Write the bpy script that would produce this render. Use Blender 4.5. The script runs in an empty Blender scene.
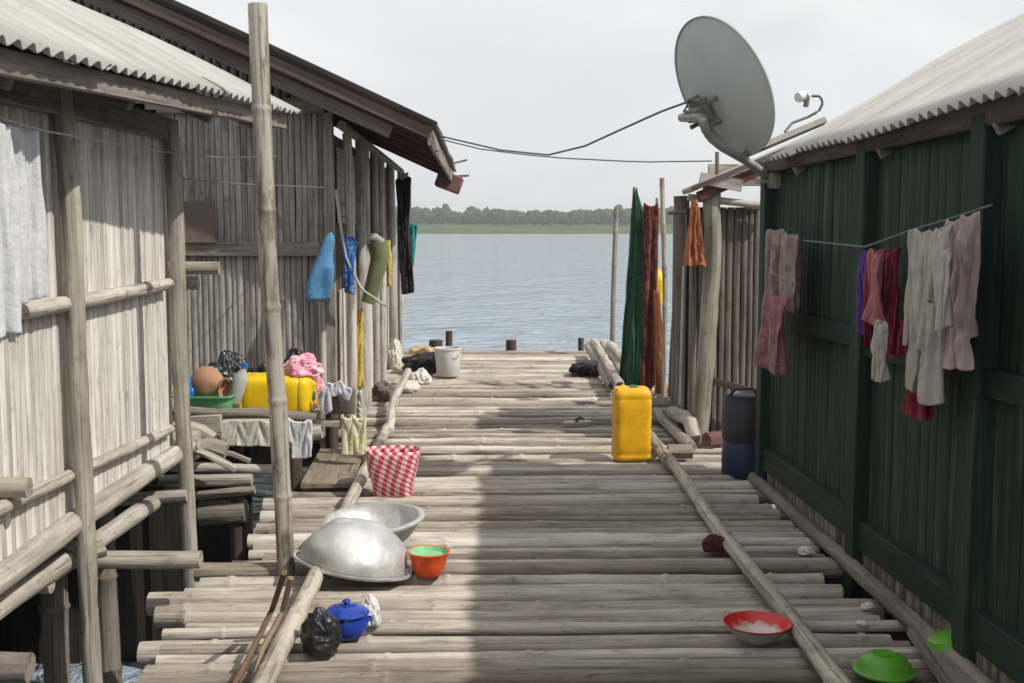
import bpy, math, random
import numpy as np
from mathutils import Vector, Matrix, Euler
from mathutils import noise as mnoise

random.seed(11)
R = math.radians
PI = math.pi
S = bpy.context.scene
COL = S.collection

# ------------------------------------------------------------------ camera
FPX = 1150.0
CAMZ = 1.5
PITCH = math.atan(111.5 / FPX)
YAW = math.atan(29.0 / FPX)
cam_d = bpy.data.cameras.new("camera")
cam_d.sensor_width = 36.0
cam_d.lens = 36.0 * FPX / 1024.0
cam_d.clip_end = 6000.0
cam_d.clip_start = 0.05
cam = bpy.data.objects.new("camera", cam_d)
COL.objects.link(cam)
cam.location = (0, 0, CAMZ)
cam.rotation_euler = (PI / 2 - PITCH, 0, -YAW)
S.camera = cam
CROT = Euler((PI / 2 - PITCH, 0, -YAW)).to_matrix()
CLOC = Vector((0, 0, CAMZ))


def ray(px, py):
    return CROT @ Vector(((px - 512) / FPX, -(py - 341.5) / FPX, -1.0))


def G(px, py, z=0.0):          # point of a horizontal plane seen at a pixel
    d = ray(px, py)
    return CLOC + d * ((z - CAMZ) / d.z)


def AY(px, py, y):             # point at a given distance along the walkway
    d = ray(px, py)
    return CLOC + d * (y / d.y)


def AX(px, py, x):             # point on a wall plane
    d = ray(px, py)
    return CLOC + d * (x / d.x)


# ------------------------------------------------------------------ node helpers
def new_mat(name):
    m = bpy.data.materials.new(name)
    m.use_nodes = True
    nt = m.node_tree
    for n in list(nt.nodes):
        nt.nodes.remove(n)
    out = nt.nodes.new("ShaderNodeOutputMaterial")
    b = nt.nodes.new("ShaderNodeBsdfPrincipled")
    nt.links.new(b.outputs[0], out.inputs[0])
    return m, nt, b


def N(nt, typ, **kw):
    n = nt.nodes.new(typ)
    for k, v in kw.items():
        if k in n.inputs:
            n.inputs[k].default_value = v
        else:
            setattr(n, k, v)
    return n


def ramp(nt, fac, stops):
    r = nt.nodes.new("ShaderNodeValToRGB")
    el = r.color_ramp.elements
    while len(el) > 1:
        el.remove(el[-1])
    el[0].position = stops[0][0]
    el[0].color = (*stops[0][1], 1)
    for p, c in stops[1:]:
        e = el.new(p)
        e.color = (*c, 1)
    nt.links.new(fac, r.inputs[0])
    return r.outputs[0]


def attr(nt, name):
    a = nt.nodes.new("ShaderNodeAttribute")
    a.attribute_name = name
    return a


def mapped(nt, scale, src="wc"):
    if src == "object":
        v = nt.nodes.new("ShaderNodeTexCoord").outputs["Object"]
    else:
        v = attr(nt, src).outputs["Vector"]
    m = nt.nodes.new("ShaderNodeMapping")
    m.inputs["Scale"].default_value = scale
    nt.links.new(v, m.inputs[0])
    return m.outputs[0]


def noise_n(nt, vec, scale, detail=4, rough=0.55, dist=0.0):
    n = N(nt, "ShaderNodeTexNoise", Scale=scale, Detail=detail, Roughness=rough, Distortion=dist)
    nt.links.new(vec, n.inputs["Vector"])
    return n.outputs["Fac"]


def math_n(nt, op, a, b=None, c=None):
    n = nt.nodes.new("ShaderNodeMath")
    n.operation = op
    for i, v in enumerate((a, b, c)):
        if v is None:
            continue
        if isinstance(v, (int, float)):
            n.inputs[i].default_value = v
        else:
            nt.links.new(v, n.inputs[i])
    return n.outputs[0]


def mix_c(nt, fac, a, b, mode="MIX"):
    n = nt.nodes.new("ShaderNodeMix")
    n.data_type = "RGBA"
    n.blend_type = mode
    for sock, v in ((n.inputs["Factor"], fac), (n.inputs["A"], a), (n.inputs["B"], b)):
        if isinstance(v, (int, float)):
            sock.default_value = v
        elif isinstance(v, tuple):
            sock.default_value = (*v, 1)
        else:
            nt.links.new(v, sock)
    return n.outputs["Result"]


def bump(nt, b, h, strength=0.4, dist=0.01):
    n = N(nt, "ShaderNodeBump", Strength=strength, Distance=dist)
    nt.links.new(h, n.inputs["Height"])
    nt.links.new(n.outputs[0], b.inputs["Normal"])


def scale3(c, k):
    return tuple(max(0.0, min(1.0, x * k)) for x in c)


# ------------------------------------------------------------------ materials
def wood(name, col, var=0.45, long=2.5, cross=45.0, rough=0.85, bs=0.5, stain=None, stain_amt=0.5, crack=0.8, sscale=(11, 11, 5), slim=(0.52, 0.66), tintr=(0.75, 0.62)):
    """Weathered wood: fibres run along wc.z, blotches and per-piece tint."""
    m, nt, b = new_mat(name)
    v = mapped(nt, (cross, cross, long))
    f1 = noise_n(nt, v, 1.0, 6, 0.65, 0.3)
    v2 = mapped(nt, (7, 7, 1.6))
    f2 = noise_n(nt, v2, 1.0, 4, 0.6)
    c = ramp(nt, f1, [(0.25, scale3(col, 1 - var)), (0.5, col), (0.78, scale3(col, 1 + 0.55 * var))])
    dk = ramp(nt, f2, [(0.32, (0.55, 0.52, 0.5)), (0.56, (1, 1, 1))])
    c = mix_c(nt, 0.75, c, dk, "MULTIPLY")
    if stain:
        v3 = mapped(nt, sscale)
        f3 = noise_n(nt, v3, 1.0, 5, 0.7)
        sf = ramp(nt, f3, [(slim[0], (0, 0, 0)), (slim[1], (1, 1, 1))])
        sfm = math_n(nt, "MULTIPLY", sf, stain_amt)
        c = mix_c(nt, sfm, c, stain)
    v4 = mapped(nt, (cross * 1.9, cross * 1.9, long * 0.9))
    f4 = noise_n(nt, v4, 1.0, 3, 0.6)
    ck = ramp(nt, f4, [(0.35, (0.42, 0.4, 0.38)), (0.44, (1, 1, 1))])
    c = mix_c(nt, crack, c, ck, "MULTIPLY")
    v5 = mapped(nt, (26, 26, 11))
    f5 = noise_n(nt, v5, 1.0, 5, 0.7)
    sp = ramp(nt, f5, [(0.3, (0.5, 0.48, 0.46)), (0.42, (1, 1, 1)), (0.62, (1, 1, 1)), (0.75, (1.0, 0.98, 0.94))])
    c = mix_c(nt, 0.8, c, sp, "MULTIPLY")
    t = attr(nt, "tint").outputs["Fac"]
    hsv = N(nt, "ShaderNodeHueSaturation")
    nt.links.new(c, hsv.inputs["Color"])
    nt.links.new(math_n(nt, "MULTIPLY_ADD", t, tintr[0], tintr[1]), hsv.inputs["Value"])
    nt.links.new(math_n(nt, "MULTIPLY_ADD", t, -0.5, 1.25), hsv.inputs["Saturation"])
    nt.links.new(hsv.outputs[0], b.inputs["Base Color"])
    b.inputs["Roughness"].default_value = rough
    b.inputs["Specular IOR Level"].default_value = 0.25
    hh = math_n(nt, "ADD", f1, math_n(nt, "MULTIPLY", f2, 0.6))
    bump(nt, b, hh, bs, 0.012)
    return m


def plain(name, col, rough=0.5, var=0.15, scale=12.0, metallic=0.0, bs=0.0, dirt=None, dirt_amt=0.5, spec=0.5, bscale=60.0, sheen=0.0, stretch=(1, 1, 1)):
    m, nt, b = new_mat(name)
    v = mapped(nt, stretch, "object")
    f = noise_n(nt, v, scale, 5, 0.6)
    c = ramp(nt, f, [(0.3, scale3(col, 1 - var)), (0.7, scale3(col, 1 + var))])
    if dirt:
        f2 = noise_n(nt, v, scale * 0.6 + 1.7, 6, 0.68)
        k = ramp(nt, f2, [(0.47, (0, 0, 0)), (0.68, (1, 1, 1))])
        c = mix_c(nt, math_n(nt, "MULTIPLY", k, dirt_amt), c, dirt)
    nt.links.new(c, b.inputs["Base Color"])
    rr = math_n(nt, "MULTIPLY_ADD", f, 0.25, rough - 0.12)
    nt.links.new(rr, b.inputs["Roughness"])
    b.inputs["Metallic"].default_value = metallic
    b.inputs["Specular IOR Level"].default_value = spec
    if sheen:
        b.inputs["Sheen Weight"].default_value = sheen
    if bs:
        f3 = noise_n(nt, v, bscale, 4, 0.6)
        bump(nt, b, f3, bs, 0.01)
    return m


M = {}
M["deck"] = wood("deck_wood", (0.475, 0.42, 0.36), 0.3, 2.2, 75, 0.9, 0.7, stain=(0.2, 0.17, 0.145), stain_amt=0.6, sscale=(20, 20, 3.5), crack=0.6, tintr=(0.95, 0.58))
M["pale_log"] = wood("pale_log", (0.45, 0.41, 0.355), 0.45, 2.0, 40, 0.85, 0.6, stain=(0.24, 0.2, 0.15), stain_amt=0.4)
M["bamboo"] = wood("bamboo", (0.43, 0.385, 0.31), 0.35, 1.5, 30, 0.7, 0.3, stain=(0.17, 0.14, 0.105), stain_amt=0.75)
M["mast"] = wood("mast_bamboo", (0.42, 0.385, 0.33), 0.3, 1.2, 26, 0.7, 0.3, stain=(0.15, 0.125, 0.095), stain_amt=0.85, sscale=(16, 16, 3.2), slim=(0.5, 0.6))
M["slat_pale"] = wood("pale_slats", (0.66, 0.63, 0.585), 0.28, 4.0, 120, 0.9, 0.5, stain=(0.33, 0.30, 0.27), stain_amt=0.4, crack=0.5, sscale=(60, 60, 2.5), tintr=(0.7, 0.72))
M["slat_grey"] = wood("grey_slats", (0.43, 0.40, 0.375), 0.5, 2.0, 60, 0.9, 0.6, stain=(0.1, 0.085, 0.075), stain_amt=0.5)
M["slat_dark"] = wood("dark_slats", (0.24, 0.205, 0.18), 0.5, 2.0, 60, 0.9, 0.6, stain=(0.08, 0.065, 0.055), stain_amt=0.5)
M["beam"] = wood("beam_wood", (0.28, 0.245, 0.21), 0.45, 2.0, 45, 0.9, 0.5, stain=(0.1, 0.08, 0.07), stain_amt=0.4)
M["dark_beam"] = wood("dark_beam_wood", (0.13, 0.1, 0.085), 0.45, 2.0, 45, 0.9, 0.5)
M["shade_wood"] = wood("shade_dark_wood", (0.045, 0.038, 0.032), 0.4, 2.0, 45, 0.6, 0.5)  # near-black colour paints the shade under huts and eaves into the wood
M["red_beam"] = wood("red_brown_wood", (0.2, 0.11, 0.095), 0.45, 2.0, 45, 0.9, 0.5)
M["mossy"] = wood("mossy_log", (0.39, 0.36, 0.30), 0.45, 2.0, 40, 0.9, 0.6, stain=(0.17, 0.155, 0.11), stain_amt=0.5)
M["board_brown"] = wood("brown_board", (0.26, 0.22, 0.165), 0.3, 2.0, 25, 0.9, 0.4, stain=(0.16, 0.14, 0.1), stain_amt=0.4)
M["pale_board"] = wood("pale_green_board", (0.42, 0.42, 0.36), 0.2, 1.5, 20, 0.8, 0.2)
M["brown_plank"] = wood("dark_brown_planks", (0.15, 0.105, 0.085), 0.4, 1.5, 30, 0.85, 0.4)
M["reed_rope"] = wood("brown_vine", (0.26, 0.19, 0.13), 0.3, 2, 60, 0.8, 0.3)
M["orange_wood"] = wood("orange_painted_wood", (0.34, 0.15, 0.08), 0.35, 1.5, 30, 0.75, 0.3, stain=(0.2, 0.1, 0.06), stain_amt=0.5)


def painted(name, col, worn, amt=0.5):
    m, nt, b = new_mat(name)
    v = mapped(nt, (70, 70, 1.8))
    f1 = noise_n(nt, v, 1.0, 5, 0.7, 0.2)
    v2 = mapped(nt, (5, 5, 1.2))
    f2 = noise_n(nt, v2, 1.0, 4, 0.6)
    c = ramp(nt, f2, [(0.3, scale3(col, 0.7)), (0.7, scale3(col, 1.25))])
    k = math_n(nt, "ADD", f1, math_n(nt, "MULTIPLY", f2, 0.35))
    k2 = ramp(nt, k, [(0.74, (0, 0, 0)), (0.86, (1, 1, 1))])
    c = mix_c(nt, math_n(nt, "MULTIPLY", k2, amt), c, worn)
    t = attr(nt, "tint").outputs["Fac"]
    hsv = N(nt, "ShaderNodeHueSaturation")
    nt.links.new(c, hsv.inputs["Color"])
    nt.links.new(math_n(nt, "MULTIPLY_ADD", t, 0.6, 0.7), hsv.inputs["Value"])
    nt.links.new(hsv.outputs[0], b.inputs["Base Color"])
    b.inputs["Roughness"].default_value = 0.7
    b.inputs["Specular IOR Level"].default_value = 0.3
    bump(nt, b, f1, 0.5, 0.008)
    return m


M["green_paint"] = painted("green_paint", (0.017, 0.041, 0.027), (0.14, 0.16, 0.13), 0.6)
M["green_post"] = painted("green_post_paint", (0.016, 0.037, 0.026), (0.12, 0.15, 0.12), 0.4)


def sheet(name, col, dirt, damt=0.6, rough=0.7, metallic=0.0):
    """corrugated roofing: wc.x along the eave, wc.y up the slope"""
    m, nt, b = new_mat(name)
    v = mapped(nt, (16, 1.3, 1))
    f = noise_n(nt, v, 1.0, 6, 0.65)
    v2 = mapped(nt, (1.5, 1.5, 1))
    f2 = noise_n(nt, v2, 1.6, 5, 0.65)
    v3 = mapped(nt, (1, 1, 1))
    f3 = noise_n(nt, v3, 22.0, 4, 0.7)
    c = ramp(nt, f2, [(0.3, scale3(col, 0.8)), (0.7, scale3(col, 1.12))])
    k = ramp(nt, f, [(0.46, (0, 0, 0)), (0.72, (1, 1, 1))])
    c = mix_c(nt, math_n(nt, "MULTIPLY", k, damt), c, dirt)
    k3 = ramp(nt, f3, [(0.66, (0, 0, 0)), (0.72, (1, 1, 1))])
    c = mix_c(nt, math_n(nt, "MULTIPLY", k3, 0.5), c, scale3(dirt, 0.5))
    nt.links.new(c, b.inputs["Base Color"])
    b.inputs["Roughness"].default_value = rough
    b.inputs["Metallic"].default_value = metallic
    b.inputs["Specular IOR Level"].default_value = 0.3
    bump(nt, b, f3, 0.15, 0.01)
    return m


M["roof_pale"] = sheet("pale_corrugated_sheet", (0.42, 0.405, 0.375), (0.22, 0.205, 0.18), 0.6)
M["roof_pale_lit"] = sheet("brightened_pale_sheet", (0.56, 0.54, 0.50), (0.30, 0.28, 0.25), 0.6)  # paler copy of the roof sheet, brightened to offset weak sun on this slope
M["roof_dark"] = sheet("dark_corrugated_sheet", (0.17, 0.15, 0.14), (0.13, 0.085, 0.065), 0.6)
M["roof_rusty"] = sheet("patched_corrugated_sheet", (0.46, 0.40, 0.36), (0.25, 0.15, 0.11), 0.7)


def cloth_mat(name, col, var=0.12, pattern=None):
    m, nt, b = new_mat(name)
    v = mapped(nt, (1, 1, 1), "object")
    f = noise_n(nt, v, 7.0, 5, 0.6)
    c = ramp(nt, f, [(0.3, scale3(col, 1 - var)), (0.7, scale3(col, 1 + var))])
    if pattern:
        f2 = noise_n(nt, v, 16.0, 3, 0.5, 1.0)
        k = ramp(nt, f2, [(0.5, (0, 0, 0)), (0.58, (1, 1, 1))])
        c = mix_c(nt, math_n(nt, "MULTIPLY", k, 0.75), c, pattern)
    nt.links.new(c, b.inputs["Base Color"])
    b.inputs["Roughness"].default_value = 0.92
    b.inputs["Specular IOR Level"].default_value = 0.15
    b.inputs["Sheen Weight"].default_value = 0.15
    f3 = noise_n(nt, v, 26.0, 4, 0.6, 0.8)
    bump(nt, b, f3, 0.35, 0.02)
    return m


M["c_white"] = cloth_mat("white_cloth", (0.56, 0.57, 0.585))
M["c_dirtywhite"] = cloth_mat("soiled_white_cloth", (0.55, 0.53, 0.46), 0.2)
M["c_cream"] = cloth_mat("cream_cloth", (0.38, 0.35, 0.305), 0.15)
M["c_pinkbeige"] = cloth_mat("pink_beige_cloth", (0.38, 0.30, 0.28), 0.12)
M["c_floral"] = cloth_mat("floral_cloth", (0.29, 0.235, 0.20), 0.2, (0.2, 0.11, 0.11))
M["c_rose"] = cloth_mat("rose_cloth", (0.27, 0.11, 0.115), 0.2, (0.3, 0.2, 0.19))
M["c_purple"] = cloth_mat("purple_cloth", (0.085, 0.035, 0.2))
M["c_red"] = cloth_mat("dark_red_cloth", (0.17, 0.015, 0.03))
M["c_pink"] = cloth_mat("pink_cloth", (0.36, 0.13, 0.135))
M["c_hotpink"] = cloth_mat("pink_white_cloth", (0.72, 0.28, 0.38), 0.15, (0.75, 0.6, 0.62))
M["c_maroon"] = cloth_mat("maroon_cloth", (0.07, 0.02, 0.022))
M["c_blue"] = cloth_mat("blue_cloth", (0.09, 0.24, 0.42), 0.25)
M["c_royal"] = cloth_mat("royal_blue_cloth", (0.03, 0.13, 0.42), 0.25, (0.25, 0.4, 0.55))
M["c_teal"] = cloth_mat("teal_cloth", (0.02, 0.22, 0.22))
M["c_black"] = cloth_mat("black_cloth", (0.022, 0.02, 0.024), 0.3, (0.06, 0.045, 0.06))
M["c_olive"] = cloth_mat("olive_rubber", (0.16, 0.18, 0.085), 0.2)
M["c_yellow"] = cloth_mat("yellow_cloth", (0.6, 0.43, 0.08))
M["c_orange"] = cloth_mat("orange_cloth", (0.36, 0.13, 0.065), 0.15)
M["c_greenprint"] = cloth_mat("green_print_cloth", (0.022, 0.075, 0.045), 0.25, (0.04, 0.11, 0.05))
M["c_redprint"] = cloth_mat("red_print_cloth", (0.11, 0.028, 0.025), 0.3, (0.22, 0.08, 0.05))
M["c_orange2"] = cloth_mat("faded_orange_cloth", (0.40, 0.15, 0.07), 0.2)
M["c_yellowwhite"] = cloth_mat("yellow_white_cloth", (0.62, 0.6, 0.45), 0.15, (0.5, 0.45, 0.12))
M["c_tan"] = cloth_mat("tan_cloth", (0.45, 0.36, 0.22), 0.3)
M["c_lilac"] = cloth_mat("lilac_white_cloth", (0.55, 0.53, 0.58), 0.15)
M["c_brown"] = cloth_mat("brown_sack", (0.14, 0.115, 0.1), 0.15)
M["yellow_plastic"] = plain("yellow_plastic", (0.84, 0.45, 0.006), 0.45, 0.08, 9.0, dirt=(0.42, 0.21, 0.02), dirt_amt=0.6, bs=0.12)
M["yellow_bright"] = plain("bright_yellow_plastic", (0.82, 0.54, 0.006), 0.42, 0.06, 6.0, dirt=(0.42, 0.27, 0.02), dirt_amt=0.5, bs=0.05)
M["green_plastic"] = plain("green_plastic", (0.10, 0.36, 0.16), 0.45, 0.15, 8.0, dirt=(0.2, 0.3, 0.2), dirt_amt=0.4)
M["lime_plastic"] = plain("lime_plastic", (0.10, 0.34, 0.02), 0.38, 0.12, 8.0, dirt=(0.1, 0.22, 0.04), dirt_amt=0.5)
M["pale_green"] = plain("pale_green_plastic", (0.24, 0.52, 0.27), 0.45, 0.12, 20.0)
M["dark_green_cap"] = plain("green_cap", (0.02, 0.17, 0.06), 0.5)
M["orange_plastic"] = plain("orange_plastic", (0.72, 0.09, 0.012), 0.32, 0.06, 8.0)
M["aluminium"] = plain("worn_aluminium", (0.64, 0.635, 0.62), 0.52, 0.14, 9.0, metallic=0.6, bs=0.35, bscale=14, dirt=(0.36, 0.35, 0.33), dirt_amt=0.6)
M["blue_enamel"] = plain("blue_enamel", (0.012, 0.045, 0.33), 0.22, 0.15, 14.0, dirt=(0.01, 0.02, 0.1), dirt_amt=0.5)
M["grey_enamel"] = plain("grey_enamel", (0.42, 0.40, 0.38), 0.5, 0.2, 9.0, dirt=(0.2, 0.18, 0.16), dirt_amt=0.5)
M["black_plastic"] = plain("black_plastic_bag", (0.018, 0.018, 0.02), 0.35, 0.3, 12.0, bs=0.3, bscale=24)
M["white_plastic"] = plain("white_plastic", (0.66, 0.65, 0.62), 0.45, 0.08, 6.0, dirt=(0.4, 0.38, 0.33), dirt_amt=0.5)
M["cloudy_plastic"] = plain("cloudy_plastic", (0.68, 0.67, 0.64), 0.4, 0.1, 6.0, dirt=(0.36, 0.35, 0.32), dirt_amt=0.4)
M["clear_plastic"] = plain("clear_bottle_plastic", (0.42, 0.45, 0.42), 0.15, 0.1, 6.0)
M["blue_plastic"] = plain("blue_plastic", (0.02, 0.16, 0.5), 0.35, 0.15, 10.0)
M["navy_plastic"] = plain("navy_plastic", (0.014, 0.035, 0.085), 0.45, 0.2, 5.0)
M["grey_plastic"] = plain("grey_drum_plastic", (0.04, 0.042, 0.05), 0.55, 0.2, 6.0)
M["clay"] = plain("brown_clay", (0.36, 0.19, 0.10), 0.75, 0.2, 9.0, dirt=(0.5, 0.36, 0.25), dirt_amt=0.4)
M["cardboard"] = plain("brown_panel", (0.16, 0.125, 0.10), 0.9, 0.12, 6.0)
M["dish_grey"] = plain("grey_dish_paint", (0.46, 0.49, 0.49), 0.5, 0.05, 3.0, dirt=(0.36, 0.37, 0.35), dirt_amt=0.3)
M["steel"] = plain("galvanised_steel", (0.34, 0.34, 0.33), 0.5, 0.15, 14.0, metallic=0.3, dirt=(0.14, 0.11, 0.09), dirt_amt=0.5)
M["bracket"] = plain("dull_bracket_metal", (0.16, 0.155, 0.14), 0.6, 0.25, 18.0, dirt=(0.28, 0.25, 0.2), dirt_amt=0.6)
M["wire"] = plain("grey_wire", (0.13, 0.13, 0.135), 0.6)
M["pale_wire"] = plain("pale_cord", (0.42, 0.41, 0.38), 0.8)
M["black_hole"] = plain("dark_interior", (0.02, 0.017, 0.015), 0.95)  # near-black colour stands for the shade inside a hut
M["rubber"] = plain("dark_rubber", (0.05, 0.045, 0.04), 0.8)


def check_mat():
    m, nt, b = new_mat("red_white_check")
    v = mapped(nt, (1, 1, 1))
    mp = nt.nodes.new("ShaderNodeMapping")
    mp.inputs["Rotation"].default_value = (0, 0, R(45))
    nt.links.new(v, mp.inputs[0])
    sp = nt.nodes.new("ShaderNodeSeparateXYZ")
    nt.links.new(mp.outputs[0], sp.inputs[0])
    K = 2 * PI / 0.037

    def stripe(o):
        s = math_n(nt, "SINE", math_n(nt, "MULTIPLY", o, K))
        return math_n(nt, "GREATER_THAN", s, 0.0)
    a, c2 = stripe(sp.outputs[0]), stripe(sp.outputs[1])
    s = math_n(nt, "MULTIPLY", math_n(nt, "ADD", a, c2), 0.5)
    col = ramp(nt, s, [(0.0, (0.72, 0.70, 0.68)), (0.5, (0.66, 0.22, 0.23)), (1.0, (0.50, 0.025, 0.045))])
    nt.links.new(col, b.inputs["Base Color"])
    b.inputs["Roughness"].default_value = 0.6
    return m


M["check"] = check_mat()


def bowl_inside():
    m, nt, b = new_mat("worn_red_enamel")
    v = mapped(nt, (1, 1, 1), "object")
    sp = nt.nodes.new("ShaderNodeSeparateXYZ")
    nt.links.new(v, sp.inputs[0])
    r2 = math_n(nt, "ADD", math_n(nt, "POWER", sp.outputs[0], 2.0), math_n(nt, "POWER", sp.outputs[1], 2.0))
    r = math_n(nt, "SQRT", r2)
    f = noise_n(nt, v, 34.0, 4, 0.6)
    rr = math_n(nt, "ADD", r, math_n(nt, "MULTIPLY_ADD", f, 0.05, -0.025))
    c = ramp(nt, math_n(nt, "MULTIPLY", rr, 8.0), [(0.64, (0.62, 0.55, 0.50)), (0.76, (0.56, 0.03, 0.025))])
    nt.links.new(c, b.inputs["Base Color"])
    b.inputs["Roughness"].default_value = 0.35
    return m


M["bowl_red"] = bowl_inside()


# ------------------------------------------------------------------ mesh builder
class MB:
    def __init__(self):
        self.v, self.f, self.wc, self.t = [], [], [], []

    def _add(self, vs, fs, wcs, tint):
        o = len(self.v)
        self.v += vs
        self.wc += wcs
        for f in fs:
            self.f.append(tuple(i + o for i in f))
            self.t.append(tint)

    def tube(self, pts, r, seg=10, wob=0.0, tint=None, step=0.12, nodes=0.0, hollow=False, r1=None, bend=0.0, squash=1.0):
        """round pole along a polyline; wob roughens it, nodes = bamboo joint spacing"""
        pts = [Vector(p) for p in pts]
        tint = random.random() if tint is None else tint
        off = Vector((random.uniform(-50, 50), random.uniform(-50, 50), random.uniform(-50, 50)))
        L = [0.0]
        for a, b in zip(pts, pts[1:]):
            L.append(L[-1] + (b - a).length)
        tot = L[-1]
        n = max(1, int(round(tot / step)))
        ss = [tot * i / n for i in range(n + 1)]
        if nodes:
            q = random.uniform(0.2, 0.9) * nodes
            while q < tot - 0.03:
                ss += [q - 0.018, q - 0.004, q + 0.004, q + 0.018]
                q += nodes * random.uniform(0.85, 1.15)
            ss = sorted(s for s in ss if 0 <= s <= tot)
        nodeq = []
        if nodes:
            for i in range(len(ss) - 1):
                if abs((ss[i + 1] - ss[i]) - 0.008) < 1e-6:
                    nodeq.append((ss[i] + ss[i + 1]) / 2)

        def pos(s):
            for i in range(len(L) - 1):
                if s <= L[i + 1] + 1e-9:
                    k = (s - L[i]) / max(1e-9, L[i + 1] - L[i])
                    return pts[i].lerp(pts[i + 1], k), (pts[i + 1] - pts[i]).normalized()
            return pts[-1], (pts[-1] - pts[-2]).normalized()
        vs, wcs, fs = [], [], []
        m = len(ss)
        for j, s in enumerate(ss):
            p, d = pos(s)
            up = Vector((0, 0, 1)) if abs(d.z) < 0.8 else Vector((1, 0, 0))
            a = d.cross(up).normalized()
            b = a.cross(d).normalized()
            rr = r if r1 is None else r + (r1 - r) * s / max(tot, 1e-6)
            if nodeq:
                for q in nodeq:
                    if abs(s - q) < 0.006:
                        rr *= 1.13
            if bend:
                w = math.sin(PI * s / tot)
                p = p + a * (bend * w * mnoise.noise(off)) + b * (bend * w * mnoise.noise(off * 1.7))
            if wob:
                p = p + (a * mnoise.noise(off + d * s * 1.3) + b * mnoise.noise(off * 0.7 + d * s * 1.3)) * (wob * r * 0.8)
            for i in range(seg):
                th = 2 * PI * i / seg
                k = rr
                if wob:
                    k *= 1 + wob * 0.5 * mnoise.noise(off + Vector((math.cos(th) * 1.2, math.sin(th) * 1.2, s * 5)))
                vs.append(p + a * (k * math.cos(th)) + b * (k * squash * math.sin(th)))
                wcs.append((rr * math.cos(th) + off.x, rr * math.sin(th) + off.y, s + off.z))
        for j in range(m - 1):
            for i in range(seg):
                i2 = (i + 1) % seg
                fs.append((j * seg + i, j * seg + i2, (j + 1) * seg + i2, (j + 1) * seg + i))
        for end, base in ((0, 0), (1, (m - 1) * seg)):
            ring = list(range(base, base + seg))
            c, d = pos(0 if end == 0 else tot)
            c = sum((vs[i] for i in ring), Vector()) / seg
            dd = d if end == 0 else -d
            if hollow:
                i1 = len(vs)
                for i in ring:
                    vs.append(c + (vs[i] - c) * 0.72)
                    wcs.append(wcs[i])
                i2 = len(vs)
                for i in ring:
                    vs.append(c + (vs[i] - c) * 0.66 + dd * 0.08)
                    wcs.append(wcs[i])
                for i in range(seg):
                    k = (i + 1) % seg
                    q1 = (ring[i], ring[k], i1 + k, i1 + i)
                    q2 = (i1 + i, i1 + k, i2 + k, i2 + i)
                    fs += [q1[::-1], q2[::-1]] if end == 0 else [q1, q2]
                cap = [i2 + i for i in range(seg)]
            else:
                cap = ring
            fs.append(tuple(cap[::-1]) if end == 0 else tuple(cap))
        self._add(vs, fs, wcs, tint)
        return self

    def box(self, c, size, rot=None, tint=None, bev=0.0, jitter=0.0):
        """board; wood grain along its longest side, edges chamfered"""
        tint = random.random() if tint is None else tint
        c = Vector(c)
        h = [s / 2 for s in size]
        ax = max(range(3), key=lambda i: size[i])
        off = [random.uniform(-50, 50) for _ in range(3)]
        bv = bev if bev else min(size) * 0.08
        mat = rot if rot is not None else Matrix.Identity(3)
        vs, wcs, fs = [], [], []
        idx = {}
        for sx in (-1, 1):
            for sy in (-1, 1):
                for sz in (-1, 1):
                    for k in range(3):
                        sg = (sx, sy, sz)
                        p = Vector([sg[i] * (h[i] if i == k else h[i] - bv) for i in range(3)])
                        idx[(sx, sy, sz, k)] = len(vs)
                        q = p + Vector([random.uniform(-jitter, jitter) for _ in range(3)])
                        vs.append(c + mat @ q)
                        o = [p[i] for i in range(3)]
                        o[ax], o[2] = o[2], o[ax]
                        wcs.append((o[0] + off[0], o[1] + off[1], o[2] + off[2]))
        for k in range(3):
            a, b = [i for i in range(3) if i != k]
            for s in (-1, 1):
                q = []
                for u, w in ((-1, -1), (1, -1), (1, 1), (-1, 1)):
                    sg = [0, 0, 0]
                    sg[k], sg[a], sg[b] = s, u, w
                    q.append(idx[(*sg, k)])
                fs.append(tuple(q))
        for k in range(3):                      # edge chamfers along axis k
            a, b = [i for i in range(3) if i != k]
            for u in (-1, 1):
                for w in (-1, 1):
                    q = []
                    for s, kk in ((-1, a), (1, a), (1, b), (-1, b)):
                        sg = [0, 0, 0]
                        sg[k], sg[a], sg[b] = s, u, w
                        q.append(idx[(*sg, kk)])
                    fs.append(tuple(q))
        for sx in (-1, 1):
            for sy in (-1, 1):
                for sz in (-1, 1):
                    fs.append(tuple(idx[(sx, sy, sz, k)] for k in range(3)))
        cen = c
        out = []
        for f in fs:                            # orient outward
            pts = [vs[i] for i in f]
            nrm = (pts[1] - pts[0]).cross(pts[2] - pts[0])
            mid = sum(pts, Vector()) / len(pts)
            out.append(f if nrm.dot(mid - cen) > 0 else f[::-1])
        self._add(vs, out, wcs, tint)
        return self

    def beam(self, a, b, w, h, tint=None, up=Vector((0, 0, 1)), bev=0.0):
        a, b = Vector(a), Vector(b)
        d = (b - a).normalized()
        s = d.cross(up).normalized()
        u = s.cross(d).normalized()
        rot = Matrix((s, d, u)).transposed()
        return self.box((a + b) / 2, (w, (b - a).length, h), rot, tint, bev)

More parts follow.
